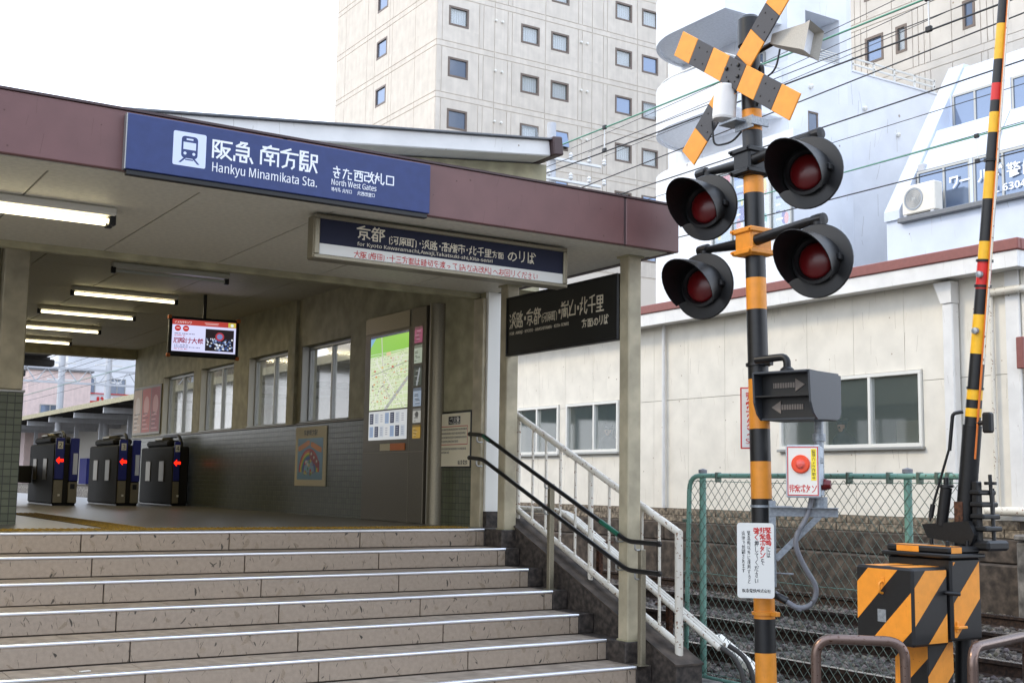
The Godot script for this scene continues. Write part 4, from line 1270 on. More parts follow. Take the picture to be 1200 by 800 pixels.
	var bl := thing("concrete_block", "pale weathered concrete abutment beside the cream station office", "concrete block", Vector3(14, 0, -8))
	part(bl, "block", bx(12.9, 16.0, 0.0, 0.98, -9.12, -5.0, 0.03), M.concrete)
	part(bl, "cap", bx(12.86, 16.0, 0.985, 1.06, -9.12, -5.0, 0.02), M.concrete)
	# room lamps, the second added to brighten the room; two people behind the glass
	for e in [[15.4, -18.9, "small lit ceiling lamp inside the office behind the paired windows"], [15.6, -12.6, "small ceiling lamp added to brighten the office behind the wide window"]]:
		var lx: float = e[0]
		var lz: float = e[1]
		var l := thing("room_lamp_or_fill", e[2], "lamp", Vector3(lx, 4.2, lz))
		part(l, "housing", bx(lx - 0.05, lx + 0.05, 4.1, 4.198, lz - 0.6, lz + 0.6, 0.01), M.light_body)
		part(l, "tube", tb([Vector3(lx, 4.07, lz - 0.58), Vector3(lx, 4.07, lz + 0.58)], 0.02), M.tube_on)
		var al := AreaLight3D.new()
		al.name = "lamp_light"
		al.area_size = Vector2(0.05, 1.1)
		al.light_energy = 1.0
		al.light_color = Color(1.0, 0.94, 0.78)
		al.shadow_enabled = true
		l.add_child(al)
		al.position = Vector3(0, -0.16, 0)
		al.rotation.x = -PI / 2
	person(Vector3(14.45, 1.2, -19.22), -1.1, "person in a dark uniform and cap behind the office window", 1.52)
	person(Vector3(14.6, 1.2, -13.3), -1.5, "dark haired person sitting low behind the wide office window", 1.42)

func person(at: Vector3, turn: float, label: String, tall: float) -> void:
	var o := thing("person", label, "person", at, turn, "")
	var k := tall / 1.7
	# joints: from, to, radius at each end
	var bones := [[Vector3(0, 0.95, 0), Vector3(0, 1.36, 0.0), 0.15, 0.165], [Vector3(-0.1, 1.38, 0), Vector3(0.1, 1.38, 0), 0.085, 0.085], [Vector3(0, 1.38, 0), Vector3(0, 1.52, 0.03), 0.055, 0.052],
		[Vector3(0, 1.58, 0.05), Vector3(0, 1.64, 0.045), 0.085, 0.088], [Vector3(-0.19, 1.37, 0), Vector3(-0.24, 1.1, 0.02), 0.058, 0.046], [Vector3(-0.24, 1.1, 0.02), Vector3(-0.16, 0.98, 0.2), 0.044, 0.036],
		[Vector3(0.19, 1.37, 0), Vector3(0.24, 1.1, 0.02), 0.058, 0.046], [Vector3(0.24, 1.1, 0.02), Vector3(0.16, 0.98, 0.2), 0.044, 0.036],
		[Vector3(-0.09, 0.92, 0), Vector3(-0.1, 0.5, 0.01), 0.09, 0.06], [Vector3(-0.1, 0.5, 0.01), Vector3(-0.1, 0.06, -0.02), 0.058, 0.042], [Vector3(-0.1, 0.045, -0.03), Vector3(-0.11, 0.04, 0.14), 0.045, 0.038],
		[Vector3(0.09, 0.92, 0), Vector3(0.1, 0.5, 0.01), 0.09, 0.06], [Vector3(0.1, 0.5, 0.01), Vector3(0.1, 0.06, -0.02), 0.058, 0.042], [Vector3(0.1, 0.045, -0.03), Vector3(0.11, 0.04, 0.14), 0.045, 0.038],
		[Vector3(-0.16, 0.98, 0.2), Vector3(-0.14, 0.96, 0.29), 0.034, 0.028], [Vector3(0.16, 0.98, 0.2), Vector3(0.14, 0.96, 0.29), 0.034, 0.028], [Vector3(0, 1.585, 0.13), Vector3(0, 1.6, 0.125), 0.018, 0.014]]
	var c := 0.03
	var lo := Vector3(-0.36, -0.03, -0.24)
	var nx := 25
	var ny := 61
	var nz := 22
	var val := PackedFloat32Array()
	val.resize(nx * ny * nz)
	for x in nx:
		for y in ny:
			for z in nz:
				var p := lo + Vector3(x, y, z) * c
				var d := 9.0
				for b in bones:
					var ab: Vector3 = b[1] - b[0]
					var t := clampf((p - b[0]).dot(ab) / ab.length_squared(), 0, 1)
					var e: float = p.distance_to(b[0] + ab * t) - lerpf(b[2], b[3], t)
					var h := clampf(0.5 + 0.5 * (d - e) / 0.04, 0.0, 1.0)
					d = lerpf(d, e, h) - 0.04 * h * (1.0 - h)
				val[(x * ny + y) * nz + z] = d
	var idx := {}
	var vs := PackedVector3Array()
	var at_ := func(x, y, z): return val[(x * ny + y) * nz + z]
	for x in nx - 1:
		for y in ny - 1:
			for z in nz - 1:
				var s := Vector3.ZERO
				var cnt := 0
				for e in [[0, 0, 0, 1, 0, 0], [0, 0, 0, 0, 1, 0], [0, 0, 0, 0, 0, 1], [1, 1, 1, 0, 1, 1], [1, 1, 1, 1, 0, 1], [1, 1, 1, 1, 1, 0], [1, 0, 0, 1, 1, 0], [1, 0, 0, 1, 0, 1], [0, 1, 0, 1, 1, 0], [0, 1, 0, 0, 1, 1], [0, 0, 1, 1, 0, 1], [0, 0, 1, 0, 1, 1]]:
					var a: float = at_.call(x + e[0], y + e[1], z + e[2])
					var b: float = at_.call(x + e[3], y + e[4], z + e[5])
					if (a < 0) != (b < 0):
						s += Vector3(e[0], e[1], e[2]).lerp(Vector3(e[3], e[4], e[5]), a / (a - b))
						cnt += 1
				if cnt:
					idx[Vector3i(x, y, z)] = vs.size()
					vs.append((lo + (Vector3(x, y, z) + s / cnt) * c) * k)
	var m := MB.new()
	m.v = vs
	m.n.resize(vs.size()); m.u.resize(vs.size())
	for cell in idx:
		for ax in 3:
			var q: Vector3i = cell
			var d := Vector3i(1 if ax == 0 else 0, 1 if ax == 1 else 0, 1 if ax == 2 else 0)
			var u := Vector3i(d.z, d.x, d.y)
			var w := Vector3i(d.y, d.z, d.x)
			var a: float = at_.call(q.x, q.y, q.z)
			var b: float = at_.call(q.x + d.x, q.y + d.y, q.z + d.z)
			if (a < 0) == (b < 0) or not (idx.has(q - u) and idx.has(q - w) and idx.has(q - u - w)): continue
			var f := [idx[q], idx[q - u], idx[q - u - w], idx[q - w]]
			if a < 0: f.reverse()
			m.i.append_array([f[0], f[1], f[2], f[0], f[2], f[3]])
	for t in range(0, m.i.size(), 3):
		var nn := (vs[m.i[t + 2]] - vs[m.i[t]]).cross(vs[m.i[t + 1]] - vs[m.i[t]])
		for j in 3: m.n[m.i[t + j]] += nn
	for j in vs.size(): m.n[j] = m.n[j].normalized()
	part(o, "body", m, M.uniform, false)
	var fc := MB.new()
	fc.lathe(Vector3(0, 1.6, 0.062) * k, Vector3.UP, [[0.0, -0.105 * k], [0.05 * k, -0.095 * k], [0.078 * k, -0.03 * k], [0.082 * k, 0.02 * k], [0.075 * k, 0.07 * k], [0.0, 0.09 * k]], 16)
	part(o, "face", fc, M.skin, false)
	var hat := MB.new()
	hat.lathe(Vector3(0, 1.64, 0.045) * k, Vector3.UP, [[0.098 * k, 0.0], [0.1 * k, 0.05 * k], [0.125 * k, 0.075 * k], [0.11 * k, 0.11 * k], [0.0, 0.12 * k]], 18)
	part(o, "cap" if tall > 1.5 else "hair", hat, M.uniform, false)
	if tall > 1.5:
		var pk := MB.new()
		pk.lathe(Vector3(0, 1.64, 0.07) * k, Vector3.UP, [[0.0, 0.008], [0.13 * k, 0.0], [0.13 * k, -0.006]], 12, -0.9, 0.9, Vector3(0, 0, 1))
		part(o, "cap_peak", pk, M.black_box, false)
		var bd := MB.new()
		bd.box(-0.016, 0.016, 1.69 * k, 1.72 * k, 0.148 * k, 0.156 * k, 0.003)
		part(o, "cap_badge", bd, M.sign_white, false)

# ------------------------------------------------------------------ railings and fence
func railings_and_fence() -> void:
	# double handrail along the columns
	var o := thing("handrail", "double black handrail on steel posts along the station steps", "handrail", Vector3(5.5, 0.3, -8))
	var X := 5.46
	var rails := [[2.0, 1.985, 1.165], [1.79, 1.775, 0.96]]
	for r in rails:
		var path := bend([Vector3(X, r[0], -9.32), Vector3(X, r[1], -9.1), Vector3(X, r[2], -7.04), Vector3(X, r[2] - 0.002, -6.68)], 0.07)
		var rl := part(o, "rail", tb(path, 0.0175, 12), M.rubber)
		for e in [path[0], path[-1]]:
			var cp := MB.new()
			cp.lathe(e - Vector3(0, 0, 0.012), Vector3(0, 0, 1), [[0.0, 0.0], [0.021, 0.002], [0.021, 0.022], [0.0, 0.024]], 12)
			part(rl, "end_cap", cp, M.rubber)
	for g in [[Vector3(X, 1.93, -8.97), Vector3(X, 1.975, -9.085)], [Vector3(X, 1.205, -7.14), Vector3(X, 1.295, -7.365)]]:
		part(o, "green_sleeve", tb(g, 0.0195, 12), M.green_tape)
	for p in [[-8.12, 0.735, 1.57], [-6.95, 0.294, 1.11]]:
		var po := part(o, "post", bx(5.5, 5.545, p[1], p[2], p[0] - 0.022, p[0] + 0.022, 0.004), M.steel)
		part(po, "base_plate", bx(5.484, 5.56, p[1], p[1] + 0.006, p[0] - 0.04, p[0] + 0.04), M.steel)
	for z in [-9.2, -8.12, -7.17, -6.95]:
		for r in rails:
			var y: float = r[1] + (r[2] - r[1]) * clampf((z + 9.1) / (9.1 - 7.04), 0, 1)
			part(o, "bracket", tb(bend([Vector3(X, y - 0.01, z), Vector3(X, y - 0.06, z), Vector3(5.52, y - 0.06, z)], 0.02, 3), 0.007, 6), M.alu)
	# white tube railing on the kerb wall
	o = thing("white_railing", "rust spotted white tube railing on the sloping kerb wall", "railing", Vector3(5.75, 0.4, -7.9))
	X = 5.75
	var top := func(z): return 2.162 - (z + 8.987) * 0.4267
	var low := func(z): return 1.343 - (z + 8.965) * 0.4177
	part(o, "top_rail", tb([Vector3(X, top.call(-9.0), -9.0), Vector3(X, top.call(-6.8), -6.8)], 0.027, 12), M.white_pipe)
	part(o, "bottom_rail", tb([Vector3(X, low.call(-9.0), -9.0), Vector3(X, low.call(-6.83), -6.83)], 0.025, 12), M.white_pipe)
	part(o, "post", tb([Vector3(X, 0.36, -6.81), Vector3(X, top.call(-6.81) + 0.01, -6.81)], 0.03, 12), M.white_pipe)
	part(o, "post", tb([Vector3(X, 0.81, -7.89), Vector3(X, top.call(-7.89), -7.89)], 0.021, 12), M.white_pipe)
	part(o, "post", tb([Vector3(X, 1.26, -8.97), Vector3(X, top.call(-8.97), -8.97)], 0.021, 12), M.white_pipe)
	for z in [-8.739, -8.535, -8.32, -8.103, -7.645, -7.42, -7.235, -7.03]:
		part(o, "picket", tb([Vector3(X, low.call(z), z), Vector3(X, top.call(z), z)], 0.011, 8), M.white_pipe)
	# white conduits running down beside it, on a stepped concrete footing
	o = thing("cable_conduits", "bundle of three white cable pipes sloping down behind the white railing", "pipes", Vector3(6.0, 0.4, -8))
	for k in 3:
		var x := 6.0 + k * 0.075
		part(o, "pipe", tb(bend([Vector3(x, 1.35 - k * 0.01, -9.6), Vector3(x, 1.345 - k * 0.01, -8.66 - k * 0.05), Vector3(x, 0.42, -6.66 - k * 0.06)], 0.15), 0.021, 10), M.white_pipe)
	for z in [-8.2, -7.3]:
		var y: float = 1.345 - (z + 8.66) * 0.463
		part(o, "clamp", bx(5.96, 6.19, y - 0.045, y - 0.03, z - 0.03, z + 0.03), M.rust_iron)
		part(o, "clamp_leg", bx(6.05, 6.09, y - 0.36, y - 0.045, z - 0.02, z + 0.02), M.rust_iron)
	for k in 2:
		part(o, "flexible_pipe", tb(bend([Vector3(6.02 + k * 0.09, 0.43, -6.68), Vector3(6.04 + k * 0.09, 0.36, -6.5), Vector3(6.06 + k * 0.1, 0.0, -6.42)], 0.12), 0.018, 10), M.hose_dark)
	var lt := thing("litter_scrap", "tiny scrap of white paper lying on a stone step", "litter", Vector3(1.78, 0.441, -7.42))
	var sc := MB.new()
	sc.box(-0.03, 0.03, 0.001, 0.006, -0.012, 0.012, 0.0, Transform3D(Basis(Vector3.UP, 0.3), Vector3.ZERO))
	part(lt, "scrap", sc, M.sign_white, false)
	o = thing("stepped_footing", "dark stepped concrete footing with pale edges behind the kerb wall", "footing", Vector3(6.05, 0, -8))
	for k in 7:
		var z1 := -6.9 - k * 0.42
		part(o, "footing_step", bx(5.9, 6.24, -0.02, 0.1 + k * 0.165, z1 - 0.43, z1, 0.01), M.concrete_dark)
		part(o, "footing_cap", bx(5.895, 6.25, 0.1 + k * 0.165, 0.135 + k * 0.165, z1 - 0.43, z1 + 0.01, 0.006), M.concrete)
	var pb := thing("sloping_slab", "pale sloping concrete slab lying behind the chain link fence", "slab", Vector3(6.5, 0, -6.4))
	var ms := MB.new()
	ms.box(-0.05, 0.05, -0.025, 0.025, -0.5, 0.6, 0.006, Transform3D(Basis(Vector3.RIGHT, 0.43), Vector3(6.5, 0.2, -6.8)))
	part(pb, "slab", ms, M.panel_wall)
	# chain link fence
	o = thing("chain_link_fence", "chain link fence with pale green pipe frame beside the track", "fence", Vector3(6.3, 0, -6.1))
	X = 6.3
	part(o, "frame_pipe", tb(bend([Vector3(X, 1.65, -4.82), Vector3(X, 1.65, -7.33), Vector3(X, 0.13, -7.38), Vector3(X, 0.12, -4.82)], 0.12), 0.019, 12), M.fence_green)
	for z in [-7.21, -5.24]:
		var po := part(o, "post", tb([Vector3(X + 0.03, 0.0, z), Vector3(X + 0.03, 1.69, z)], 0.026, 12), M.fence_green)
		var cp := MB.new()
		cp.lathe(Vector3(X + 0.03, 1.69, z), Vector3.UP, [[0.034, -0.02], [0.034, 0.006], [0.0, 0.016]], 12)
		part(po, "post_cap", cp, M.conduit)
	for z in [-7.0, -6.5, -6.0, -5.7, -5.36, -5.12, -4.98, -4.9]:
		part(o, "clip", bx(X - 0.026, X + 0.026, 1.6, 1.676, z - 0.012, z + 0.012, 0.004), M.wire)
	for y in [0.5, 0.9, 1.3]:
		part(o, "clip", bx(X - 0.026, X + 0.05, y - 0.012, y + 0.012, -7.39, -7.35, 0.004), M.wire)
	var net := MB.new()
	var z0 := -7.35
	var z1 := -4.84
	var pw := 0.078
	var ph := 0.09
	for dir in [-1.0, 1.0]:
		for k in range(-20, 36):
			# one straight run of the weave, clipped to the frame
			var a := Vector2(z0 + k * pw, 0.14)
			var b := Vector2(a.x + dir * (1.62 - 0.14) / ph * pw, 1.62)
			if dir < 0:
				a.x += 20 * pw
				b.x += 20 * pw
			var ta := 0.0
			var tb_ := 1.0
			var dx := b.x - a.x
			var q0 := (z0 - a.x) / dx
			var q1 := (z1 - a.x) / dx
			ta = maxf(ta, minf(q0, q1))
			tb_ = minf(tb_, maxf(q0, q1))
			if tb_ - ta < 0.01: continue
			var p := a.lerp(b, ta)
			var q := a.lerp(b, tb_)
			net.tube([Vector3(X + dir * 0.0018, p.y, p.x), Vector3(X + dir * 0.0018, q.y, q.x)], 0.0023, 5, false)
	var nn := part(o, "wire_mesh", net, M.wire)
	nn.set_meta("kind", "stuff")
	for y in [0.9, 0.16, 1.6]:
		part(o, "tension_wire", tb([Vector3(X + 0.006, y + 0.01, z0), Vector3(X + 0.006, y - 0.005, (z0 + z1) / 2), Vector3(X + 0.006, y + 0.01, z1)], 0.0026, 5), M.fence_green)

# ------------------------------------------------------------------ crossing signal
func crossing_signal() -> void:
	var o := thing("crossing_signal", "yellow and black crossing signal pole with crossbuck and four red lamps", "crossing signal", Vector3(5.832, 0, -6.015))
	o.rotation.x = -0.0235
	var L := func(called, mb, m): return part(o, called, mb, m, false)
	var bands := [0.0, 0.26, 0.48, 0.7, 0.9, 1.07, 1.28, 1.49, 1.74, 1.96, 2.3, 2.78, 3.0, 3.2, 3.35, 3.6, 3.8, 4.05, 4.2, 4.7]
	for k in bands.size() - 1:
		var m := MB.new()
		m.lathe(Vector3.ZERO, Vector3.UP, [[0.07, bands[k + 1]], [0.07, bands[k]]], 28)
		L.call("pole_band", m, M.yellow_paint if k % 2 else M.black_paint)
	var m := MB.new()
	m.lathe(Vector3.ZERO, Vector3.UP, [[0.0, 4.9], [0.06, 4.895], [0.082, 4.87], [0.085, 4.7], [0.085, 4.68], [0.07, 4.68]], 28)
	L.call("pole_cap", m, M.cast_iron)
	for y in [0.735, 2.4]:
		m = MB.new()
		m.lathe(Vector3.ZERO, Vector3.UP, [[0.07, y + 0.012], [0.084, y + 0.01], [0.084, y - 0.01], [0.07, y - 0.012]], 28)
		m.box(-0.02, 0.02, y - 0.015, y + 0.015, 0.075, 0.13, 0.004)
		L.call("clamp_ring", m, M.yellow_paint if y < 1 else M.black_paint)
	# arms along the track, with clamps
	for y in [3.82, 3.25]:
		m = MB.new()
		m.tube([Vector3(-0.06, y + 0.02, -0.45), Vector3(-0.06, y + 0.02, -0.36), Vector3(-0.06, y, -0.08), Vector3(-0.06, y, 0.08), Vector3(-0.06, y + 0.03, 0.55), Vector3(-0.06, y + 0.03, 0.65)], [0.026, 0.028, 0.04, 0.04, 0.03, 0.026], 14)
		var arm: MeshInstance3D = L.call("lamp_arm", m, M.cast_iron)
		m = MB.new()
		m.box(-0.115, 0.085, y - 0.1, y + 0.1, -0.085, 0.085, 0.015)
		for sy in [-0.075, 0.075]:
			m.box(-0.13, 0.1, y + sy - 0.018, y + sy + 0.018, -0.1, 0.1, 0.006)
			for sz in [-0.085, 0.085]:
				m.lathe(Vector3(-0.145, y + sy, sz), Vector3.RIGHT, [[0.0, 0.0], [0.011, 0.0], [0.011, 0.02]], 6)
		part(arm, "clamp", m, M.yellow_paint if y < 3.5 else M.cast_iron, false)
		for s in [-0.46, 0.65]:
			m = MB.new()
			m.lathe(Vector3(-0.06, y + 0.025, s), Vector3(0, 0, 1), [[0.0, -0.05], [0.04, -0.045], [0.042, 0.0], [0.04, 0.045], [0.0, 0.05]], 14)
			part(arm, "arm_end", m, M.cast_iron, false)
	# four lamps
	var fdir := Vector3(-0.945, -0.03, 0.327).normalized()
	var fx := Vector3.UP.cross(fdir).normalized()
	var fy := fdir.cross(fx)
	for s in [[-0.36, 3.565], [0.62, 3.59], [-0.42, 3.0], [0.675, 2.995]]:
		var c := Vector3(-0.11, s[1], s[0])
		m = MB.new()
		m.lathe(c, fdir, [[0.0, -0.02], [0.225, -0.02], [0.24, -0.01], [0.24, 0.0], [0.235, 0.006], [0.15, 0.012]], 40)
		var lm: MeshInstance3D = L.call("signal_lamp", m, M.black_box)
		m = MB.new()
		m.lathe(c, fdir, [[0.0, -0.17], [0.07, -0.165], [0.12, -0.12], [0.135, -0.02]], 24)
		part(lm, "lamp_housing", m, M.cast_iron, false)
		m = MB.new()
		m.lathe(c, fdir, [[0.155, 0.012], [0.155, 0.05], [0.135, 0.055], [0.118, 0.03], [0.115, 0.02]], 32)
		part(lm, "lens_ring", m, M.black_box, false)
		m = MB.new()
		var prof := []
		for k in 8:
			var a := PI / 2 * k / 7.0
			prof.append([0.117 * cos(a), 0.02 + 0.045 * sin(a)])
		prof.reverse()
		var rows := []
		for e in prof: rows.append(m.ring(c + fdir * e[1], fx * maxf(e[0], 0.0005), fy * maxf(e[0], 0.0005), 28))
		rows.reverse()
		m.grid(rows, true)
		part(lm, "red_lens", m, M.lens_red, false)
		# hood: longest at the top, gone below
		m = MB.new()
		var outer := []
		var inner := []
		for k in 25:
			var a := deg_to_rad(-128.0 + 256.0 * k / 24.0)
			var ln := 0.06 + 0.32 * pow(cos(a * 0.42), 3.0) if absf(a) < 2.3 else 0.06
			var ro := []
			var ri := []
			for j in 9:
				var t := j / 8.0
				var rad := 0.16 + 0.022 * t
				var dirp := fx * sin(a) + fy * cos(a)
				var drop := fy * (-0.035 * t * t)
				ro.append(c + dirp * rad + fdir * (0.012 + ln * t) + drop)
				ri.append(c + dirp * (rad - 0.005) + fdir * (0.012 + ln * t) + drop)
			outer.append(ro)
			inner.append(ri)
		m.grid(outer, false)
		inner.reverse()
		m.grid(inner, false)
		inner.reverse()
		for k in 24: m.quad(outer[k][8], outer[k + 1][8], inner[k + 1][8], inner[k][8])
		part(lm, "hood", m, M.black_paint, false)
		m = MB.new()
		m.box(-0.012, 0.012, -0.02, 0.02, -0.03, 0.03, 0.004, Transform3D(Basis(fx, fy, fdir), c + fx * 0.17 + fdir * 0.05))
		m.tube([c + fy * 0.2 - fdir * 0.03, c + fy * 0.26 - fdir * 0.03], 0.03, 10)
		part(lm, "hinge", m, M.cast_iron, false)
	# crossbuck: two boards, each of seven painted lengths
	for b in [[-0.62, -0.155, -0.62], [0.74, -0.13, 0.74]]:
		var xf := Transform3D(Basis(Vector3.LEFT, 0.0), Vector3(b[1], 4.45, -0.01))
		var ang: float = b[0]
		var ax := Vector3(0, sin(ang), cos(ang))
		var ay := Vector3(0, cos(ang), -sin(ang))
		var bs := Basis(ax, ay, ax.cross(ay))
		var brd: MeshInstance3D = null
		for k in 7:
			var q := MB.new()
			var u := (k - 3) * 0.203
			q.box(u - 0.1012, u + 0.1012, -0.094, 0.094, -0.006, 0.006, 0.003, Transform3D(bs, xf.origin))
			var mm: Material = M.cross_yellow if k % 2 == 0 else M.cross_black
			if brd == null: brd = L.call("crossbuck_board", q, mm)
			else: part(brd, "board_length", q, mm, false)
			for s in ([-0.05, 0.05] if k % 2 else []):
				var bo := MB.new()
				for t in [-0.045, 0.045]:
					bo.lathe(xf.origin + bs * Vector3(u + s, t, 0) + Vector3(-0.006, 0, 0), Vector3.LEFT, [[0.007, 0.0], [0.006, 0.003], [0.0, 0.005]], 8)
				part(brd, "rivet", bo, M.cast_iron, false)
	m = MB.new()
	for t in [[0.04, 0.06], [-0.04, 0.05], [0.05, -0.06], [-0.05, -0.05]]:
		m.lathe(Vector3(-0.162, 4.45 + t[0], -0.01 + t[1]), Vector3.LEFT, [[0.014, 0.0], [0.014, 0.012], [0.0, 0.016]], 6)
	m.box(-0.148, -0.06, 4.38, 4.52, -0.05, 0.03, 0.006)
	L.call("crossbuck_mount", m, M.cast_iron)
	m = MB.new()
	m.tube(bend([Vector3(-0.02, 4.4, 0.07), Vector3(-0.04, 4.5, 0.16), Vector3(-0.08, 4.35, 0.2), Vector3(-0.05, 4.2, 0.1)], 0.06), 0.014, 8)
	L.call("cable_loop", m, M.rubber)
	# white drum shaped sounder on a bracket
	var s := thing("white_sounder", "white drum shaped sounder on a galvanised bracket below the crossbuck", "sounder", Vector3(5.7, 4.28, -6.37))
	m = MB.new()
	var tilt := Vector3(0.05, 1.0, 0.06).normalized()
	m.lathe(Vector3(5.68, 4.14, -6.235), tilt, [[0.0, 0.25], [0.076, 0.245], [0.082, 0.235], [0.082, 0.015], [0.076, 0.0], [0.0, 0.0]], 28)
	part(s, "drum", m, M.white_paint)
	m = MB.new()
	m.box(5.66, 5.8, 4.1, 4.12, -6.27, -6.09, 0.003)
	m.box(5.74, 5.9, 4.07, 4.13, -6.03, -6.015, 0.003)
	m.box(5.75, 5.762, 4.05, 4.14, -6.2, -6.02, 0.003)
	part(s, "bracket", m, M.galv)
	part(s, "cable", tb(bend([Vector3(5.68, 4.16, -6.36), Vector3(5.7, 3.98, -6.36), Vector3(5.76, 3.99, -6.24), Vector3(5.79, 4.06, -6.17)], 0.05), 0.008, 6), M.rubber)
	# horn loudspeaker
	s = thing("horn_speaker", "grey square horn loudspeaker at the top of the signal pole", "loudspeaker", Vector3(5.85, 4.6, -5.7))
	m = MB.new()
	var hd := Vector3(0.35, -0.2, 0.86).normalized()
	var hx := Vector3.UP.cross(hd).normalized()
	var hy := hd.cross(hx)
	var rows2 := []
	var c0 := Vector3(5.8, 4.63, -5.86)
	for e in [[0.045, 0.0], [0.075, 0.1], [0.12, 0.26], [0.14, 0.3]]:
		var ro := []
		for k in 4:
			var aa := PI / 4 + k * PI / 2
			ro.append(c0 + hd * e[1] + (hx * cos(aa) + hy * sin(aa) * 0.8) * e[0] * 1.3)
		rows2.append(ro)
	for k in 3:
		for j in 4: m.quad(rows2[k][j], rows2[k][(j + 1) % 4], rows2[k + 1][(j + 1) % 4], rows2[k + 1][j])
	m.fan(rows2[0], -hd)
	part(s, "horn", m, M.horn_grey)
	m = MB.new()
	m.fan([c0 + hd * 0.24 + (rows2[3][0] - c0 - hd * 0.3) * 0.8, c0 + hd * 0.24 + (rows2[3][1] - c0 - hd * 0.3) * 0.8, c0 + hd * 0.24 + (rows2[3][2] - c0 - hd * 0.3) * 0.8, c0 + hd * 0.24 + (rows2[3][3] - c0 - hd * 0.3) * 0.8], hd)
	part(s, "grille", m, M.white_under)
	part(s, "bracket", tb([Vector3(5.82, 4.6, -6.08), Vector3(5.81, 4.62, -5.85)], 0.018, 8), M.cast_iron)
	part(s, "cable", tb(bend([Vector3(5.8, 4.55, -5.8), Vector3(5.79, 4.4, -5.83), Vector3(5.8, 4.38, -6.0)], 0.08), 0.007, 6), M.rubber)

	# direction indicator with two arrows
	s = thing("direction_indicator", "black hooded indicator box with two grey arrows on the signal pole", "indicator", Vector3(5.66, 2.165, -5.69), -1.33)
	var Q := func(parent, called, mb, mt): return part(parent, called, mb, mt, false)
	m = MB.new()
	# side walls with a rounded front foot, top and bottom plates, back
	var side := [Vector2(0.0, 0.155), Vector2(-0.4, 0.14), Vector2(-0.4, -0.11), Vector2(-0.37, -0.15), Vector2(-0.1, -0.16), Vector2(-0.05, -0.12), Vector2(-0.015, -0.05)]
	var sx := Transform3D(Basis(Vector3(0, 0, 1), Vector3(0, 1, 0), Vector3(1, 0, 0)), Vector3.ZERO)
	m.prism(side, -0.215, -0.2, sx)
	m.prism(side, 0.2, 0.215, sx)
	m.box(-0.2, 0.2, 0.14, 0.155, -0.4, 0.01, 0.003)
	m.box(-0.2, 0.2, -0.16, -0.145, -0.37, -0.09, 0.003)
	m.box(-0.2, 0.2, -0.145, 0.14, -0.4, -0.385)
	Q.call(s, "case", m, mat("indicator_case", rgb(64, 68, 74), 0.4, 0.2, "grain", 3.0))
	m = MB.new()
	m.box(-0.199, 0.199, -0.144, 0.139, -0.12, -0.1)
	Q.call(s, "face_plate", m, M.black_box)
	m = MB.new()
	m.box(-0.199, 0.199, -0.012, 0.0, -0.1, -0.012, 0.002)
	Q.call(s, "divider", m, M.black_box)
	for a in [[1, 0.068], [-1, -0.075]]:
		m = MB.new()
		var sg: int = a[0]
		var y: float = a[1]
		m.prism([Vector2(sg * 0.125, y), Vector2(sg * 0.055, y + 0.042), Vector2(sg * 0.055, y + 0.017), Vector2(sg * -0.11, y + 0.017), Vector2(sg * -0.11, y - 0.017), Vector2(sg * 0.055, y - 0.017), Vector2(sg * 0.055, y - 0.042)], -0.099, -0.094)
		var ar: MeshInstance3D = Q.call(s, "arrow", m, mat("arrow_grey", rgb(150, 138, 128), 0.6, 0.0, "fine", 14.0))
		m = MB.new()
		for k in 9: m.box(sg * -0.1 + sg * k * 0.019 - 0.0015, sg * -0.1 + sg * k * 0.019 + 0.0015, y - 0.018, y + 0.018, -0.0938, -0.092)
		Q.call(ar, "arrow_louvre", m, M.black_box)
	m = MB.new()
	m.tube(bend([Vector3(-0.26, 0.25, -0.12), Vector3(-0.02, 0.26, -0.12), Vector3(-0.02, 0.155, -0.12)], 0.05), 0.025, 12)
	m.lathe(Vector3(-0.02, 0.156, -0.12), Vector3.UP, [[0.045, 0.0], [0.045, 0.02], [0.028, 0.035]], 12)
	Q.call(s, "hanger_pipe", m, M.cast_iron)

	# emergency button box with its bracket and conduit
	s = thing("emergency_button_box", "grey emergency button box with red button beside the signal pole", "button box", Vector3(5.86, 1.675, -5.69), -1.0)
	m = MB.new()
	m.box(-0.105, 0.105, -0.165, 0.165, -0.13, 0.0, 0.012)
	Q.call(s, "box", m, mat("box_grey", rgb(196, 204, 212), 0.45, 0.0, "grain", 3.0))
	m = MB.new()
	m.box(-0.112, 0.112, -0.172, 0.172, 0.0, 0.02, 0.01)
	var lid: MeshInstance3D = Q.call(s, "lid", m, M.box_grey)
	m = MB.new()
	m.box(-0.095, 0.095, -0.155, 0.155, 0.0202, 0.0212)
	Q.call(lid, "label_sheet", m, M.sign_white)
	m = MB.new()
	for e in [[-0.1, 0.1, 0.152, 0.158], [-0.1, 0.1, -0.158, -0.152], [-0.1, -0.094, -0.152, 0.152], [0.094, 0.1, -0.152, 0.152]]: m.box(e[0], e[1], e[2], e[3], 0.0214, 0.0222)
	Q.call(lid, "red_border", m, M.letter_red)
	m = MB.new()
	m.lathe(Vector3(-0.012, 0.045, 0.0212), Vector3(0, 0, 1), [[0.0, 0.02], [0.052, 0.02], [0.06, 0.012], [0.06, 0.0]], 28)
	Q.call(lid, "button_ring", m, mat("button_orange", rgb(232, 74, 34), 0.4))
	m = MB.new()
	m.lathe(Vector3(-0.012, 0.045, 0.041), Vector3(0, 0, 1), [[0.0, 0.022], [0.02, 0.018], [0.032, 0.0]], 20)
	Q.call(lid, "push_button", m, mat("button_red", rgb(226, 96, 84), 0.2))
	m = MB.new()
	m.box(0.054, 0.088, -0.06, 0.145, 0.0214, 0.0225)
	Q.call(lid, "yellow_strip", m, mat("strip_yellow", rgb(240, 218, 50), 0.5))
	m = MB.new()
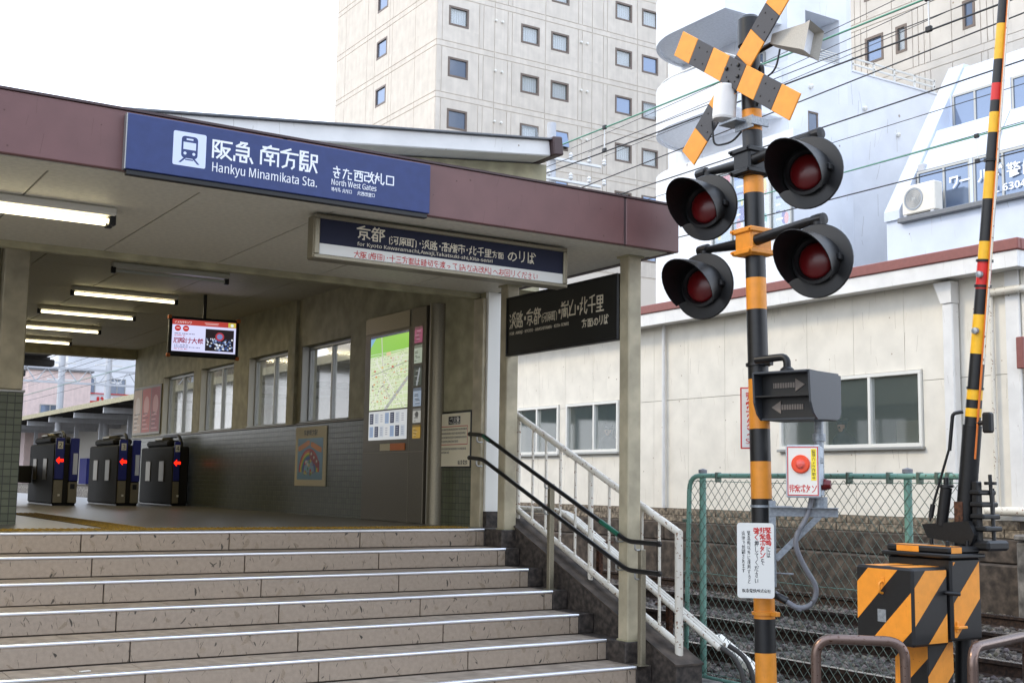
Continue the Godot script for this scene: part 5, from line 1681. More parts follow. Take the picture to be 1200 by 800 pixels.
	kanji_down(m, "監視カメラ作動中", 0.071, 0.14, -0.055, 0.02, 0.0022)
	Q.call(lid, "lettering", m, M.letter_black).position.z = 0.0227
	m = MB.new()
	kanji(m, "非常ボタン", -0.09, 0.09, -0.135, 0.045, 0.0055, 0.0, 0.0214)
	Q.call(lid, "lettering", m, M.letter_red)
	m = MB.new()
	m.lathe(Vector3(0.112, -0.085, -0.04), Vector3.RIGHT, [[0.0, 0.06], [0.028, 0.055], [0.034, 0.03], [0.038, 0.028], [0.038, 0.0]], 16)
	Q.call(s, "red_lamp", m, M.lens_red)
	for y in [-0.07, 0.07]:
		m = MB.new()
		m.box(0.105, 0.125, y - 0.02, y + 0.02, -0.03, 0.012, 0.004)
		Q.call(s, "latch", m, M.galv)
	m = MB.new()
	m.tube([Vector3(0.07, -0.16, -0.18), Vector3(0.07, 0.36, -0.18)], 0.03, 14)
	m.lathe(Vector3(0.07, 0.2, -0.18), Vector3.UP, [[0.034, 0.0], [0.042, 0.002], [0.042, 0.05], [0.034, 0.052]], 14)
	Q.call(s, "support_pipe", m, M.galv)
	m = MB.new()
	m.lathe(Vector3(0.07, -0.3, -0.15), Vector3.UP, [[0.0, 0.135], [0.055, 0.135], [0.055, 0.0], [0.0, 0.0]], 16)
	Q.call(s, "pipe_socket", m, M.galv)
	# world: bracket and conduit
	s = thing("box_bracket", "galvanised angle bracket carrying the emergency button box", "bracket", Vector3(5.9, 1.4, -5.8))
	m = MB.new()
	var bd := (Vector3(6.06, 1.41, -5.6) - Vector3(5.74, 1.41, -5.86)).normalized()
	var bb := Basis(bd, Vector3.UP, bd.cross(Vector3.UP))
	m.box(0, 0.44, -0.03, 0.03, -0.004, 0.0, 0.001, Transform3D(bb, Vector3(5.73, 1.41, -5.87)))
	m.box(0, 0.44, 0.026, 0.03, 0.0, 0.05, 0.001, Transform3D(bb, Vector3(5.73, 1.41, -5.87)))
	part(s, "bracket_arm", m, M.galv)
	m = MB.new()
	m.box(-0.02, 0.02, -0.21, 0.21, -0.003, 0.003, 0.001, Transform3D(bb * Basis(Vector3(0, 0, 1), -PI / 4), Vector3(5.88, 1.25, -5.76)))
	part(s, "brace", m, M.galv)
	m = MB.new()
	m.box(-0.022, 0.022, 0.92, 1.48, -0.004, 0.04, 0.002, Transform3D(bb, Vector3(5.775, 0, -5.895)))
	part(s, "upright", m, M.galv)
	for y in [1.0, 1.44]:
		m = MB.new()
		m.lathe(Vector3(5.832, y, -6.045), Vector3.UP, [[0.076, 0.008], [0.08, 0.008], [0.08, -0.008], [0.076, -0.008]], 24)
		m.tube([Vector3(5.86, y, -5.98), Vector3(5.93, y, -5.86)], 0.006, 6)
		part(s, "band_clamp", m, M.galv)
	s = thing("grey_conduit", "looping grey flexible conduit from the button box to the pole", "conduit", Vector3(5.9, 1.0, -5.8))
	part(s, "hose", tb(bend([Vector3(5.93, 1.5, -5.69), Vector3(5.9, 1.36, -5.7), Vector3(5.8, 1.24, -5.74), Vector3(5.88, 1.06, -5.72), Vector3(5.99, 0.9, -5.68), Vector3(5.93, 0.76, -5.75), Vector3(5.84, 0.82, -5.83), Vector3(5.8, 0.88, -5.9)], 0.1), 0.017, 12), M.conduit)
	part(s, "gland", tb([Vector3(5.84, 0.83, -5.83), Vector3(5.79, 0.88, -5.93)], 0.026, 10), M.rubber)
	# warning plate
	s = thing("warning_plate", "white plate with red and black vertical writing on the signal pole", "sign", Vector3(5.645, 1.092, -5.915), -0.72)
	m = MB.new()
	var rr := []
	for k in 4:
		var cc: Vector2 = [Vector2(0.099, 0.222), Vector2(-0.099, 0.222), Vector2(-0.099, -0.222), Vector2(0.099, -0.222)][k]
		for j in 4: rr.append(cc + Vector2.from_angle(k * PI / 2 + j * PI / 6) * 0.02)
	m.prism(rr, -0.004, 0.004)
	Q.call(s, "plate", m, M.sign_white)
	m = MB.new()
	kanji_down(m, "緊急時", 0.083, 0.215, 0.095, 0.034, 0.006)
	kanji_down(m, "非常ボタン", 0.045, 0.215, 0.015, 0.034, 0.006)
	kanji_down(m, "強く", 0.006, 0.215, 0.13, 0.034, 0.006)
	Q.call(s, "lettering", m, M.letter_red).position.z = 0.0045
	m = MB.new()
	kanji_down(m, "には", 0.083, 0.095, 0.02, 0.026, 0.0036)
	kanji_down(m, "を", 0.045, 0.015, -0.03, 0.026, 0.0036)
	kanji_down(m, "押してください", 0.006, 0.13, -0.15, 0.026, 0.0036)
	kanji_down(m, "緊急時以外に使用すると", -0.043, 0.19, -0.15, 0.02, 0.0026)
	kanji_down(m, "法律で処罰されます", -0.078, 0.19, -0.08, 0.02, 0.0026)
	kanji(m, "阪急電鉄株式会社", -0.088, 0.095, -0.205, 0.021, 0.0024)
	Q.call(s, "lettering", m, M.letter_black).position.z = 0.0045
	m = MB.new()
	m.box(-0.02, 0.02, -0.1, 0.1, -0.06, -0.005, 0.003)
	Q.call(s, "bracket", m, M.galv)
	# narrow sign behind the pole
	s = thing("sos_sign", "narrow white sign with red border and writing behind the signal pole", "sign", Vector3(5.815, 2.035, -6.1), -0.75)
	m = MB.new()
	m.box(-0.09, 0.09, -0.21, 0.21, -0.004, 0.004, 0.002)
	Q.call(s, "plate", m, M.letter_red)
	m = MB.new()
	m.box(-0.08, 0.08, -0.2, 0.2, 0.0045, 0.006)
	Q.call(s, "face", m, M.sign_white)
	m = MB.new()
	kanji_down(m, "非常ボタン", -0.022, 0.18, -0.12, 0.055, 0.008)
	Q.call(s, "lettering", m, M.letter_red).position.z = 0.0065
	letters(s, "SOS", -0.055, 0.05, -0.175, 0.035, 0.0075, M.letter_red)
	m = MB.new()
	m.tube([Vector3(0.02, -0.4, -0.03), Vector3(0.02, 0.23, -0.03)], 0.02, 10)
	Q.call(s, "post", m, M.galv)

# ------------------------------------------------------------------ barrier machine
func stripes(parent: Node3D, w: float, h: float, xf: Transform3D, phase: float, pitch: float, m: Material) -> void:
	# yellow diagonals on a face of w by h, a hair proud of it
	var face := PackedVector2Array([Vector2(0, 0), Vector2(w, 0), Vector2(w, h), Vector2(0, h)])
	for k in range(-8, 9):
		var u := k * pitch + phase
		var band := PackedVector2Array([Vector2(u, 0), Vector2(u + pitch / 2, 0), Vector2(u + pitch / 2 + h, h), Vector2(u + h, h)])
		for poly in Geometry2D.intersect_polygons(face, band):
			if poly.size() < 3: continue
			var mb := MB.new()
			mb.prism(Array(poly), 0.0, 0.0012, xf)
			part(parent, "stripe", mb, m, false)

func barrier() -> void:
	var o := thing("barrier_machine", "yellow and black striped barrier machine with raised banded arm", "barrier", Vector3(5.8, 0, -4.75))
	var L := func(x): return x - 5.8
	# striped nose towards the road
	var m := MB.new()
	m.box(-0.27, 0.03, 0.70, 1.13, -0.22, 0.19, 0.014)
	var nose := part(o, "motor_case", m, M.black_paint, false)
	var fz := Transform3D(Basis(Vector3(0, 0, 1), Vector3(0, 1, 0), Vector3(-1, 0, 0)), Vector3(-0.2702, 0.714, -0.206))
	stripes(nose, 0.382, 0.402, fz, 0.10, 0.42, M.yellow_paint)
	stripes(nose, 0.27, 0.402, Transform3D(Basis.IDENTITY, Vector3(-0.256, 0.714, 0.1902)), 0.11, 0.42, M.yellow_paint)
	m = MB.new()
	for z in [-0.12, 0.06]:
		m.box(-0.24, 0.03, 1.1302, 1.1316, z - 0.05, z + 0.07)
	part(nose, "stripe", m, M.yellow_paint, false)
	m = MB.new()
	m.box(-0.2718, -0.2706, 0.82, 0.89, -0.06, 0.0)
	part(nose, "name_plate", m, M.galv, false)
	m = MB.new()
	m.tube(bend([Vector3(-0.272, 0.98, -0.02), Vector3(-0.3, 0.985, -0.02), Vector3(-0.3, 1.04, -0.02), Vector3(-0.272, 1.045, -0.02)], 0.015, 3), 0.007, 8)
	m.box(-0.276, -0.271, 1.04, 1.07, -0.035, -0.005, 0.001)
	part(nose, "hasp", m, M.yellow_paint, false)
	# gear case behind it, with lid
	m = MB.new()
	m.box(0.031, 0.3, 0.72, 1.18, -0.24, 0.21, 0.012)
	var gear := part(o, "gear_case", m, M.black_paint, false)
	stripes(gear, 0.23, 0.42, Transform3D(Basis.IDENTITY, Vector3(0.05, 0.74, 0.2102)), -0.19, 0.42, M.yellow_paint)
	m = MB.new()
	m.box(0.0, 0.32, 1.181, 1.205, -0.26, 0.23, 0.006)
	m.box(0.02, 0.3, 1.206, 1.245, -0.24, 0.21, 0.01)
	var lid := part(o, "lid", m, M.black_paint, false)
	m = MB.new()
	m.box(0.04, 0.13, 1.2452, 1.2464, -0.2, 0.2)
	m.box(0.04, 0.13, 1.208, 1.242, 0.2102, 0.2114)
	m.box(0.0186, 0.0198, 1.208, 1.242, -0.16, 0.0)
	part(lid, "stripe", m, M.yellow_paint, false)
	for p in [[0.26, 0.15], [0.26, -0.1], [0.06, 0.17]]:
		m = MB.new()
		m.lathe(Vector3(p[0], 1.245, p[1]), Vector3.UP, [[0.012, 0.0], [0.012, 0.03], [0.0, 0.034]], 8)
		part(lid, "bolt", m, M.cast_iron, false)
	m = MB.new()
	m.tube([Vector3(0.0, 0.99, 0.19), Vector3(0.0, 0.99, 0.235), Vector3(0.05, 0.985, 0.25)], 0.012, 8)
	part(nose, "handle", m, M.black_box, false)
	m = MB.new()
	m.box(0.05, 0.13, 0.79, 0.805, 0.21, 0.24, 0.003)
	m.box(0.06, 0.08, 0.77, 0.83, 0.211, 0.222, 0.003)
	part(gear, "catch", m, M.yellow_paint, false)
	# post
	m = MB.new()
	m.box(-0.06, 0.16, 0.0, 0.719, -0.12, 0.11, 0.008)
	var post := part(o, "post", m, M.black_paint, false)
	stripes(post, 0.22, 0.7, Transform3D(Basis.IDENTITY, Vector3(-0.06, 0.0, 0.1102)), -0.52, 0.42, M.yellow_paint)
	stripes(post, 0.23, 0.7, Transform3D(Basis(Vector3(0, 0, 1), Vector3(0, 1, 0), Vector3(-1, 0, 0)), Vector3(-0.0602, 0.0, -0.12)), -0.6, 0.42, M.yellow_paint)
	m = MB.new()
	m.box(-0.12, 0.22, 0.0, 0.025, -0.18, 0.17, 0.004)
	part(post, "base_plate", m, M.cast_iron, false)
	# arm: base tube and painted lengths
	var a0 := Vector3(0.35, 0.95, 0.03)
	var ad := (Vector3(0.31, 4.46, 0.48) - Vector3(0.35, 1.44, 0.08)).normalized()
	var at := func(h): return Vector3(0.35, 1.44, 0.08) + ad * (h - 1.44) / ad.y
	m = MB.new()
	m.tube([at.call(1.0), at.call(1.3), at.call(1.95)], [0.055, 0.055, 0.055], 18)
	var arm := part(o, "arm", m, M.cast_iron, false)
	var hs := [[1.95, 2.0, "k"], [2.0, 2.05, "y"], [2.05, 2.1, "k"], [2.1, 2.17, "y"], [2.17, 2.37, "k"], [2.37, 2.6, "y"], [2.6, 2.75, "k"], [2.75, 2.92, "r"], [2.92, 3.03, "y"], [3.03, 3.28, "k"], [3.28, 3.44, "y"], [3.44, 3.67, "k"], [3.67, 3.79, "y"], [3.79, 3.86, "k"], [3.86, 3.96, "r"], [3.96, 4.1, "k"], [4.1, 4.31, "y"], [4.31, 4.6, "k"], [4.6, 4.85, "y"], [4.85, 5.1, "k"]]
	for h in hs:
		m = MB.new()
		var r0: float = 0.046 - 0.0055 * (h[0] - 2.0)
		var r1: float = 0.046 - 0.0055 * (h[1] - 2.0)
		m.tube([at.call(h[0]), at.call(h[1])], [r0, r1], 16, false)
		part(arm, "arm_band", m, {"k": M.black_paint, "y": M.arm_yellow, "r": M.arm_red}[h[2]], false)
	for h in [2.16, 2.76, 2.91, 3.5]:
		m = MB.new()
		m.tube([at.call(h), at.call(h + 0.014)], 0.05, 16)
		part(arm, "arm_clip", m, M.cast_iron, false)
	m = MB.new()
	var off := Vector3(-0.02, 0, 0.05)
	m.tube([at.call(1.75) + off, at.call(2.6) + off, at.call(3.4) + off * 0.9, at.call(4.9) + off * 0.7], 0.007, 6)
	part(arm, "arm_rope", m, M.orange, false)
	m = MB.new()
	m.tube([at.call(2.3) + off * 1.3, at.call(3.4) + off * 1.1, at.call(4.9) + off * 0.9], 0.006, 6)
	part(arm, "arm_cable", m, M.white_pipe, false)
	for h in [2.5, 2.83]:
		m = MB.new()
		m.lathe(at.call(h) + Vector3(-0.045, 0, 0.012), Vector3.LEFT, [[0.02, 0.0], [0.02, 0.02], [0.0, 0.024]], 12)
		part(arm, "reflector", m, M.galv, false)
	# pivot: plates, weights, rod with turnbuckle
	m = MB.new()
	m.prism([Vector2(-0.17, 1.36), Vector2(-0.13, 1.28), Vector2(0.17, 1.25), Vector2(0.2, 1.31), Vector2(0.16, 1.39)], 0.26, 0.295, Transform3D(Basis(Vector3(0, 0, 1), Vector3(0, 1, 0), Vector3(1, 0, 0)), Vector3.ZERO))
	part(o, "pivot_plate", m, M.cast_iron, false)
	m = MB.new()
	m.tube([Vector3(0.28, 1.36, -0.04), Vector3(0.28, 1.58, 0.0)], 0.034, 12)
	m.lathe(Vector3(0.28, 1.58, 0.0), Vector3.UP, [[0.042, 0.0], [0.042, 0.016], [0.016, 0.02], [0.016, 0.06], [0.0, 0.065]], 10)
	part(o, "spring_case", m, M.cast_iron, false)
	m = MB.new()
	for k in 4: m.box(0.3, 0.46, 1.33 + k * 0.07, 1.36 + k * 0.07, 0.14, 0.25 - k * 0.012, 0.008)
	m.box(0.31, 0.36, 1.27, 1.62, 0.15, 0.19, 0.006)
	m.tube([Vector3(0.4, 1.28, 0.23), Vector3(0.4, 1.66, 0.215)], 0.011, 8)
	m.tube([Vector3(0.44, 1.28, 0.2), Vector3(0.44, 1.58, 0.2)], 0.011, 8)
	m.lathe(Vector3(0.4, 1.6, 0.217), Vector3.UP, [[0.0, 0.0], [0.036, 0.0], [0.036, 0.018], [0.0, 0.018]], 8)
	m.box(0.28, 0.48, 1.22, 1.28, 0.11, 0.28, 0.015)
	part(o, "counterweight", m, M.cast_iron, false)
	m = MB.new()
	m.box(0.29, 0.3, 1.36, 1.5, 0.04, 0.1, 0.003)
	part(o, "rusty_lug", m, M.rust_iron, false)
	m = MB.new()
	m.tube([Vector3(0.25, 1.38, -0.1), Vector3(0.255, 1.46, -0.085), Vector3(0.275, 1.78, 0.02), Vector3(0.28, 1.84, 0.04)], 0.008, 6)
	m.tube([Vector3(0.252, 1.4, -0.096), Vector3(0.256, 1.48, -0.08)], 0.015, 8)
	m.tube(bend([Vector3(0.28, 1.8, 0.03), Vector3(0.28, 2.02, 0.06), Vector3(0.31, 2.03, 0.11)], 0.02, 3), 0.011, 8)
	part(o, "pull_rod", m, M.cast_iron, false)
	m = MB.new()
	m.box(0.3, 0.345, 1.9, 2.02, 0.24, 0.3, 0.01)
	m.tube([Vector3(0.33, 1.96, 0.24), Vector3(0.33, 1.96, 0.16)], 0.014, 8)
	part(o, "limit_switch", m, M.cast_iron, false)
	m = MB.new()
	m.tube([Vector3(0.35, 0.3, 0.02), Vector3(0.35, 1.3, 0.06)], 0.045, 14)
	m.lathe(Vector3(0.35, 1.0, 0.05), Vector3.UP, [[0.0, 0.2], [0.075, 0.2], [0.075, 0.0], [0.0, 0.0]], 18)
	m.lathe(Vector3(0.35, 0.7, 0.04), Vector3.UP, [[0.0, 0.16], [0.065, 0.16], [0.065, 0.0], [0.0, 0.0]], 18)
	m.box(0.25, 0.36, 0.75, 0.8, -0.02, 0.06, 0.004)
	part(o, "arm_shaft", m, M.cast_iron, false)
	# small iron post beside the track
	var p := thing("iron_post", "short rusty iron post with a flat box beside the far rail", "post", Vector3(8.2, 0, -6.2))
	part(p, "post", tb([Vector3(7.68, 0.0, -5.8), Vector3(7.68, 1.0, -5.8)], 0.03, 10), M.guard_steel)
	part(p, "box", bx(7.56, 7.64, 0.72, 1.0, -5.85, -5.75, 0.006), M.guard_steel)
	# two bent guard rails
	for g in [[Vector3(5.03, 0.75, -4.81), Vector3(5.37, 0.75, -4.49), "rusty bent steel guard hoop in front of the striped barrier machine"], [Vector3(5.47, 0.755, -4.14), Vector3(6.3, 0.745, -4.4), "shiny bent steel guard hoop beside the barrier arm"]]:
		var r := thing("guard_hoop", g[2], "guard rail", Vector3(g[0].x, 0, g[0].z))
		var a: Vector3 = g[0]
		var b: Vector3 = g[1]
		part(r, "hoop", tb(bend([Vector3(a.x, -0.05, a.z), a, b, Vector3(b.x, -0.05, b.z)], 0.1, 8), 0.027, 16), M.guard_steel)
		for e in [a, b]:
			var fl := MB.new()
			fl.lathe(Vector3(e.x, 0.0, e.z), Vector3.UP, [[0.0, 0.006], [0.06, 0.006], [0.06, 0.0]], 16)
			part(r, "foot_flange", fl, M.guard_steel)

# ------------------------------------------------------------------ overhead line
func overhead() -> void:
	var lines := [
		[8.1, 5.66, 5.66, 0.009, M.messenger, "green messenger wire over the track behind the fence"],
		[8.1, 5.375, 5.375, 0.008, M.cable, "black contact wire over the track behind the fence"],
		[11.3, 5.48, 5.48, 0.009, M.messenger, "green messenger wire over the track by the retaining wall"],
		[11.3, 5.18, 5.18, 0.008, M.cable, "black contact wire over the track by the retaining wall"],
		[9.5, 5.55, 5.92, 0.007, M.cable, "thin sagging feeder wire between the two tracks"],
		[11.3, 6.08, 6.2, 0.009, M.cable, "black feeder wire above the messenger by the retaining wall"],
		[9.6, 6.16, 6.22, 0.005, M.cable, "thin upper wire between the two tracks"],
		[12.4, 6.3, 6.35, 0.005, M.cable, "thin upper wire beside the station office roof"],
		[12.6, 5.9, 5.98, 0.005, M.cable, "thin lower wire beside the station office roof"]]
	for l in lines:
		var o := thing("overhead_wire", l[5], "wire", Vector3(l[0], 0, -12))
		part(o, "wire", tb([Vector3(l[0], l[1], -70), Vector3(l[0], l[1], -16), Vector3(l[0], (l[1] + l[2]) / 2 - 0.01, -10.5), Vector3(l[0], l[2], -5), Vector3(l[0], l[2], 12)], l[3], 6), l[4])
	for d in [[8.1, 5.375, 5.66, -10.9], [8.1, 5.375, 5.66, -6.38], [11.3, 5.18, 5.48, -8.3], [11.3, 5.18, 5.48, -12.6]]:
		var o := thing("wire_dropper", "dropper linking the two wires over the track behind the fence" if d[0] < 9 else "dropper linking the two wires over the track by the retaining wall", "dropper", Vector3(d[0], d[1], d[3]), 0, "droppers of the overhead line")
		part(o, "rod", tb([Vector3(d[0], d[1], d[3]), Vector3(d[0], d[2], d[3])], 0.006, 6), M.insulator)
		for y in [d[1] + 0.015, d[2]]:
			var m := MB.new()
			m.box(d[0] - 0.016, d[0] + 0.016, y - 0.03, y + 0.02, d[3] - 0.03, d[3] + 0.03, 0.006)
			part(o, "clamp", m, M.cast_iron)
	# pole with crossarms behind the canopy
	var o := thing("utility_pole", "grey utility pole with white insulated crossarms behind the canopy edge", "utility pole", Vector3(17.5, 0, -25.9))
	part(o, "pole", tb([Vector3(17.5, 0, -25.9), Vector3(17.5, 11.1, -25.9)], [0.17, 0.12], 14), M.grey_wall)
	for y in [10.1, 9.55]:
		var ar := part(o, "crossarm", bx(17.2, 19.0, y - 0.035, y + 0.035, -25.76, -25.69, 0.01), M.insulator)
		for x in [17.3, 18.0, 18.6, 19.1]:
			var m := MB.new()
			m.lathe(Vector3(x, y + 0.05, -25.71), Vector3.UP, [[0.03, 0.0], [0.07, 0.04], [0.035, 0.08], [0.06, 0.12], [0.03, 0.17], [0.0, 0.19]], 10)
			part(ar, "insulator", m, M.insulator)
	for k in 3:
		var y := 10.25 - k * 0.02
		var w := thing("power_line", "thin power line running from the white crossarms over the tracks", "wire", Vector3(18 + k * 0.5, y, -25.7), 0, "power lines from the crossarms")
		var pts := []
		for s in 13:
			var t := s / 12.0
			pts.append(Vector3(18.0 + k * 0.55 - t * 5.2, y - 1.2 * t + 0.9 * t * t + 0.2 - 0.25 * sin(PI * t), -25.7 + t * 34.0))
		part(w, "wire", tb(pts, 0.007, 5), M.cable)

# ------------------------------------------------------------------ what shows past the far end of the hall and through its windows
func beyond_hall() -> void:
	# own platform: a dark canopy over it
	var o := thing("platform_canopy", "dark platform canopy just past the ticket gates", "canopy", Vector3(3.5, FL, -30))
	part(o, "roof", bx(1.2, 5.0, 3.95, 4.05, -45, -21.2), M.dark_roof)
	for k in 8: part(o, "beam", bx(1.2, 5.05, 3.8, 3.945, -22.6 - k * 2.8, -22.48 - k * 2.8), M.dark_roof)
	for k in 4: part(o, "post", bx(2.2, 2.36, FL, 3.8, -24.0 - k * 5.6, -23.84 - k * 5.6), M.grey_wall)
	for z in [-24.2, -27.0]: part(o, "lamp_housing", bx(3.6, 4.9, 3.66, 3.79, z - 0.12, z + 0.12, 0.02), M.dark_roof)
	# opposite platform with its long canopy
	o = thing("opposite_canopy", "long dark roofed platform canopy across the tracks beyond the hall", "canopy", Vector3(14, FL, -55))
	part(o, "platform", bx(13.3, 19, 0.0, 1.15, -110, -23.7), M.concrete)
	part(o, "roof", bx(12.9, 18.5, 4.75, 4.85, -110, -23.7), M.dark_roof)
	part(o, "roof_edge", bx(12.86, 12.898, 4.66, 4.88, -110, -23.7), M.beige)
	for k in 26: part(o, "rafter", bx(12.95, 18.4, 4.62, 4.745, -24.4 - k * 2.2, -24.28 - k * 2.2), M.dark_roof)
	for k in 15:
		var z := -26.0 - k * 5.5
		var pst := part(o, "post", bx(15.5, 15.7, 1.15, 4.6, z - 0.1, z + 0.1), M.grey_wall)
		part(pst, "beam", bx(13.0, 18.4, 4.35, 4.598, z - 0.08, z + 0.08), M.grey_wall)
	part(o, "back_wall", bx(18.0, 18.2, 1.15, 4.75, -110, -23.7), M.room_dark)
	rng.seed = 55
	for k in 17: part(o, "bench_screen", bx(17.6, 17.9, 1.2, rng.randf_range(2.2, 3.4), -27.0 - k * 4.6, -25.2 - k * 4.6), [M.sign_white, M.roof_brown, M.grey_wall, M.gate_blue][k % 4])
	# overhead gantry: lattice beam on two masts
	o = thing("overhead_gantry", "grey lattice gantry spanning the tracks beyond the hall opening", "gantry", Vector3(9, 0, -62))
	for x in [5.9, 19.6]: part(o, "mast", tb([Vector3(x, 0, -62), Vector3(x, 9.5, -62)], 0.16, 10), M.grey_wall)
	for y in [6.2, 6.9]: part(o, "chord", bx(5.9, 19.6, y - 0.05, y + 0.05, -62.06, -61.94), M.grey_wall)
	for k in 14:
		var x := 5.9 + k * 0.98
		part(o, "lattice", tb([Vector3(x, 6.2, -62), Vector3(x + 0.49, 6.9, -62), Vector3(x + 0.98, 6.2, -62)], 0.035, 6), M.grey_wall)
	for x in [13.8, 16.2]:
		var mm := thing("line_mast", "tall grey line mast beyond the hall opening", "mast", Vector3(x, 0, -66), 0, "line masts beyond the hall")
		part(mm, "mast", tb([Vector3(x, 0, -66), Vector3(x, 11, -66)], [0.2, 0.15], 10), M.grey_wall)
		for k in 4: part(mm, "bracket", bx(x - 0.7, x + 0.7, 6.6 + k * 0.9, 6.68 + k * 0.9, -66.05, -65.95), M.insulator)
	# houses beyond
	var rows := [["pink_house", "pink rendered house beyond the overhead gantry", 15.5, 19.5, 8.6, -84.0, M.pink_wall], ["white_house", "tall white building with red sign letters beyond the gantry", 20.5, 34, 19, -96.0, M.white_wall], ["grey_house", "grey apartment house with balconies beyond the gantry", 6, 14.8, 14, -88.0, M.grey_wall], ["brown_house", "brown house with a flat roof behind the opposite canopy", 21, 30, 8, -62.0, M.brick]]
	for h in rows:
		var b := thing(h[0], h[1], "building", Vector3((h[2] + h[3]) / 2, 0, h[5]))
		part(b, "wall", bx(h[2], h[3], 0, h[4], h[5] - 12, h[5]), h[6])
		part(b, "roof_edge", bx(h[2] - 0.15, h[3] + 0.15, h[4], h[4] + 0.25, h[5] - 12.1, h[5] + 0.15), M.roof_grey)
		var y := 2.2
		while y < h[4] - 1.6:
			var x: float = h[2] + 0.8
			while x < h[3] - 1.4:
				sash_window(b, "x", x, x + 1.3, y, y + 1.25, h[5] + 0.001, h[5] + 0.08, M.alu, M.mirror_glass, [x + 0.65], 0.06)
				x += 2.3
			y += 2.9
		if h[0] == "white_house":
			var t := MB.new()
			kanji(t, "ボタン", 0, 4.6, 0, 1.5, 0.2, 0.0, 0.0)
			part(b, "sign_letters", t, M.letter_red).position = Vector3(22.0, 6.2, h[5] + 0.12) - b.position
			var fr := MB.new()
			fr.box(21.6, 27.0, 5.9, 5.98, h[5] + 0.1, h[5] + 0.14)
			fr.box(21.6, 27.0, 8.0, 8.08, h[5] + 0.1, h[5] + 0.14)
			part(b, "sign_frame", fr, M.letter_red)
		if h[0] == "grey_house":
			for k in 4: part(b, "balcony", bx(h[2], h[3], 1.2 + k * 2.9, 2.1 + k * 2.9, h[5] + 0.1, h[5] + 1.2), M.white_wall)

# ------------------------------------------------------------------ buildings behind
func facade_window(parent: Node3D, axis: String, u: float, y: float, w: float, h: float, t: float, open: bool, curtain: bool, sgn: float) -> void:
	# axis x: wall faces +z at z = t; axis z: wall faces -x at x = t
	var d := 0.10 * sgn
	var m := MB.new()
	var put := func(mb, a, b, c, e, p, q):
		if axis == "x": mb.box(a, b, c, e, t + p, t + q)
		else: mb.box(t + p, t + q, c, e, a, b)
	var f := 0.11
	put.call(m, u - w / 2, u + w / 2, y - h / 2, y - h / 2 + f, -d, d * 0.35)
	put.call(m, u - w / 2, u + w / 2, y + h / 2 - f, y + h / 2, -d, d * 0.35)
	put.call(m, u - w / 2, u - w / 2 + f, y - h / 2 + f, y + h / 2 - f, -d, d * 0.35)
	put.call(m, u + w / 2 - f, u + w / 2, y - h / 2 + f, y + h / 2 - f, -d, d * 0.35)
	var fr := part(parent, "window", m, M.hotel_frame)
	if curtain:
		m = MB.new()
		for k in 7:
			var a := u - w / 2 + f + k * (w - 2 * f) / 7.0
			put.call(m, a, a + (w - 2 * f) / 7.0 * 0.86, y - h / 2 + f, y + h / 2 - f, -d * 1.6, -d * 1.4)
		part(fr, "curtain", m, M.curtain)
	m = MB.new()
	put.call(m, u - w / 2 + f, u + w / 2 - f, y - h / 2 + f, y + h / 2 - f, -d * 2.6, -d * 2.4)
	part(fr, "blind", m, M.room_dark)
	m = MB.new()
	if open and axis == "x":
		var xf := Transform3D(Basis(Vector3.RIGHT, -0.3), Vector3(u, y + h / 2 - f, t))
		m.box(-w / 2 + f, w / 2 - f, -(h - 2 * f), 0, 0.02, 0.05, 0.0, xf)
	else: put.call(m, u - w / 2 + f, u + w / 2 - f, y - h / 2 + f, y + h / 2 - f, -d * 0.6, -d * 0.45)
	part(fr, "pane", m, M.glass if curtain else M.mirror_glass)

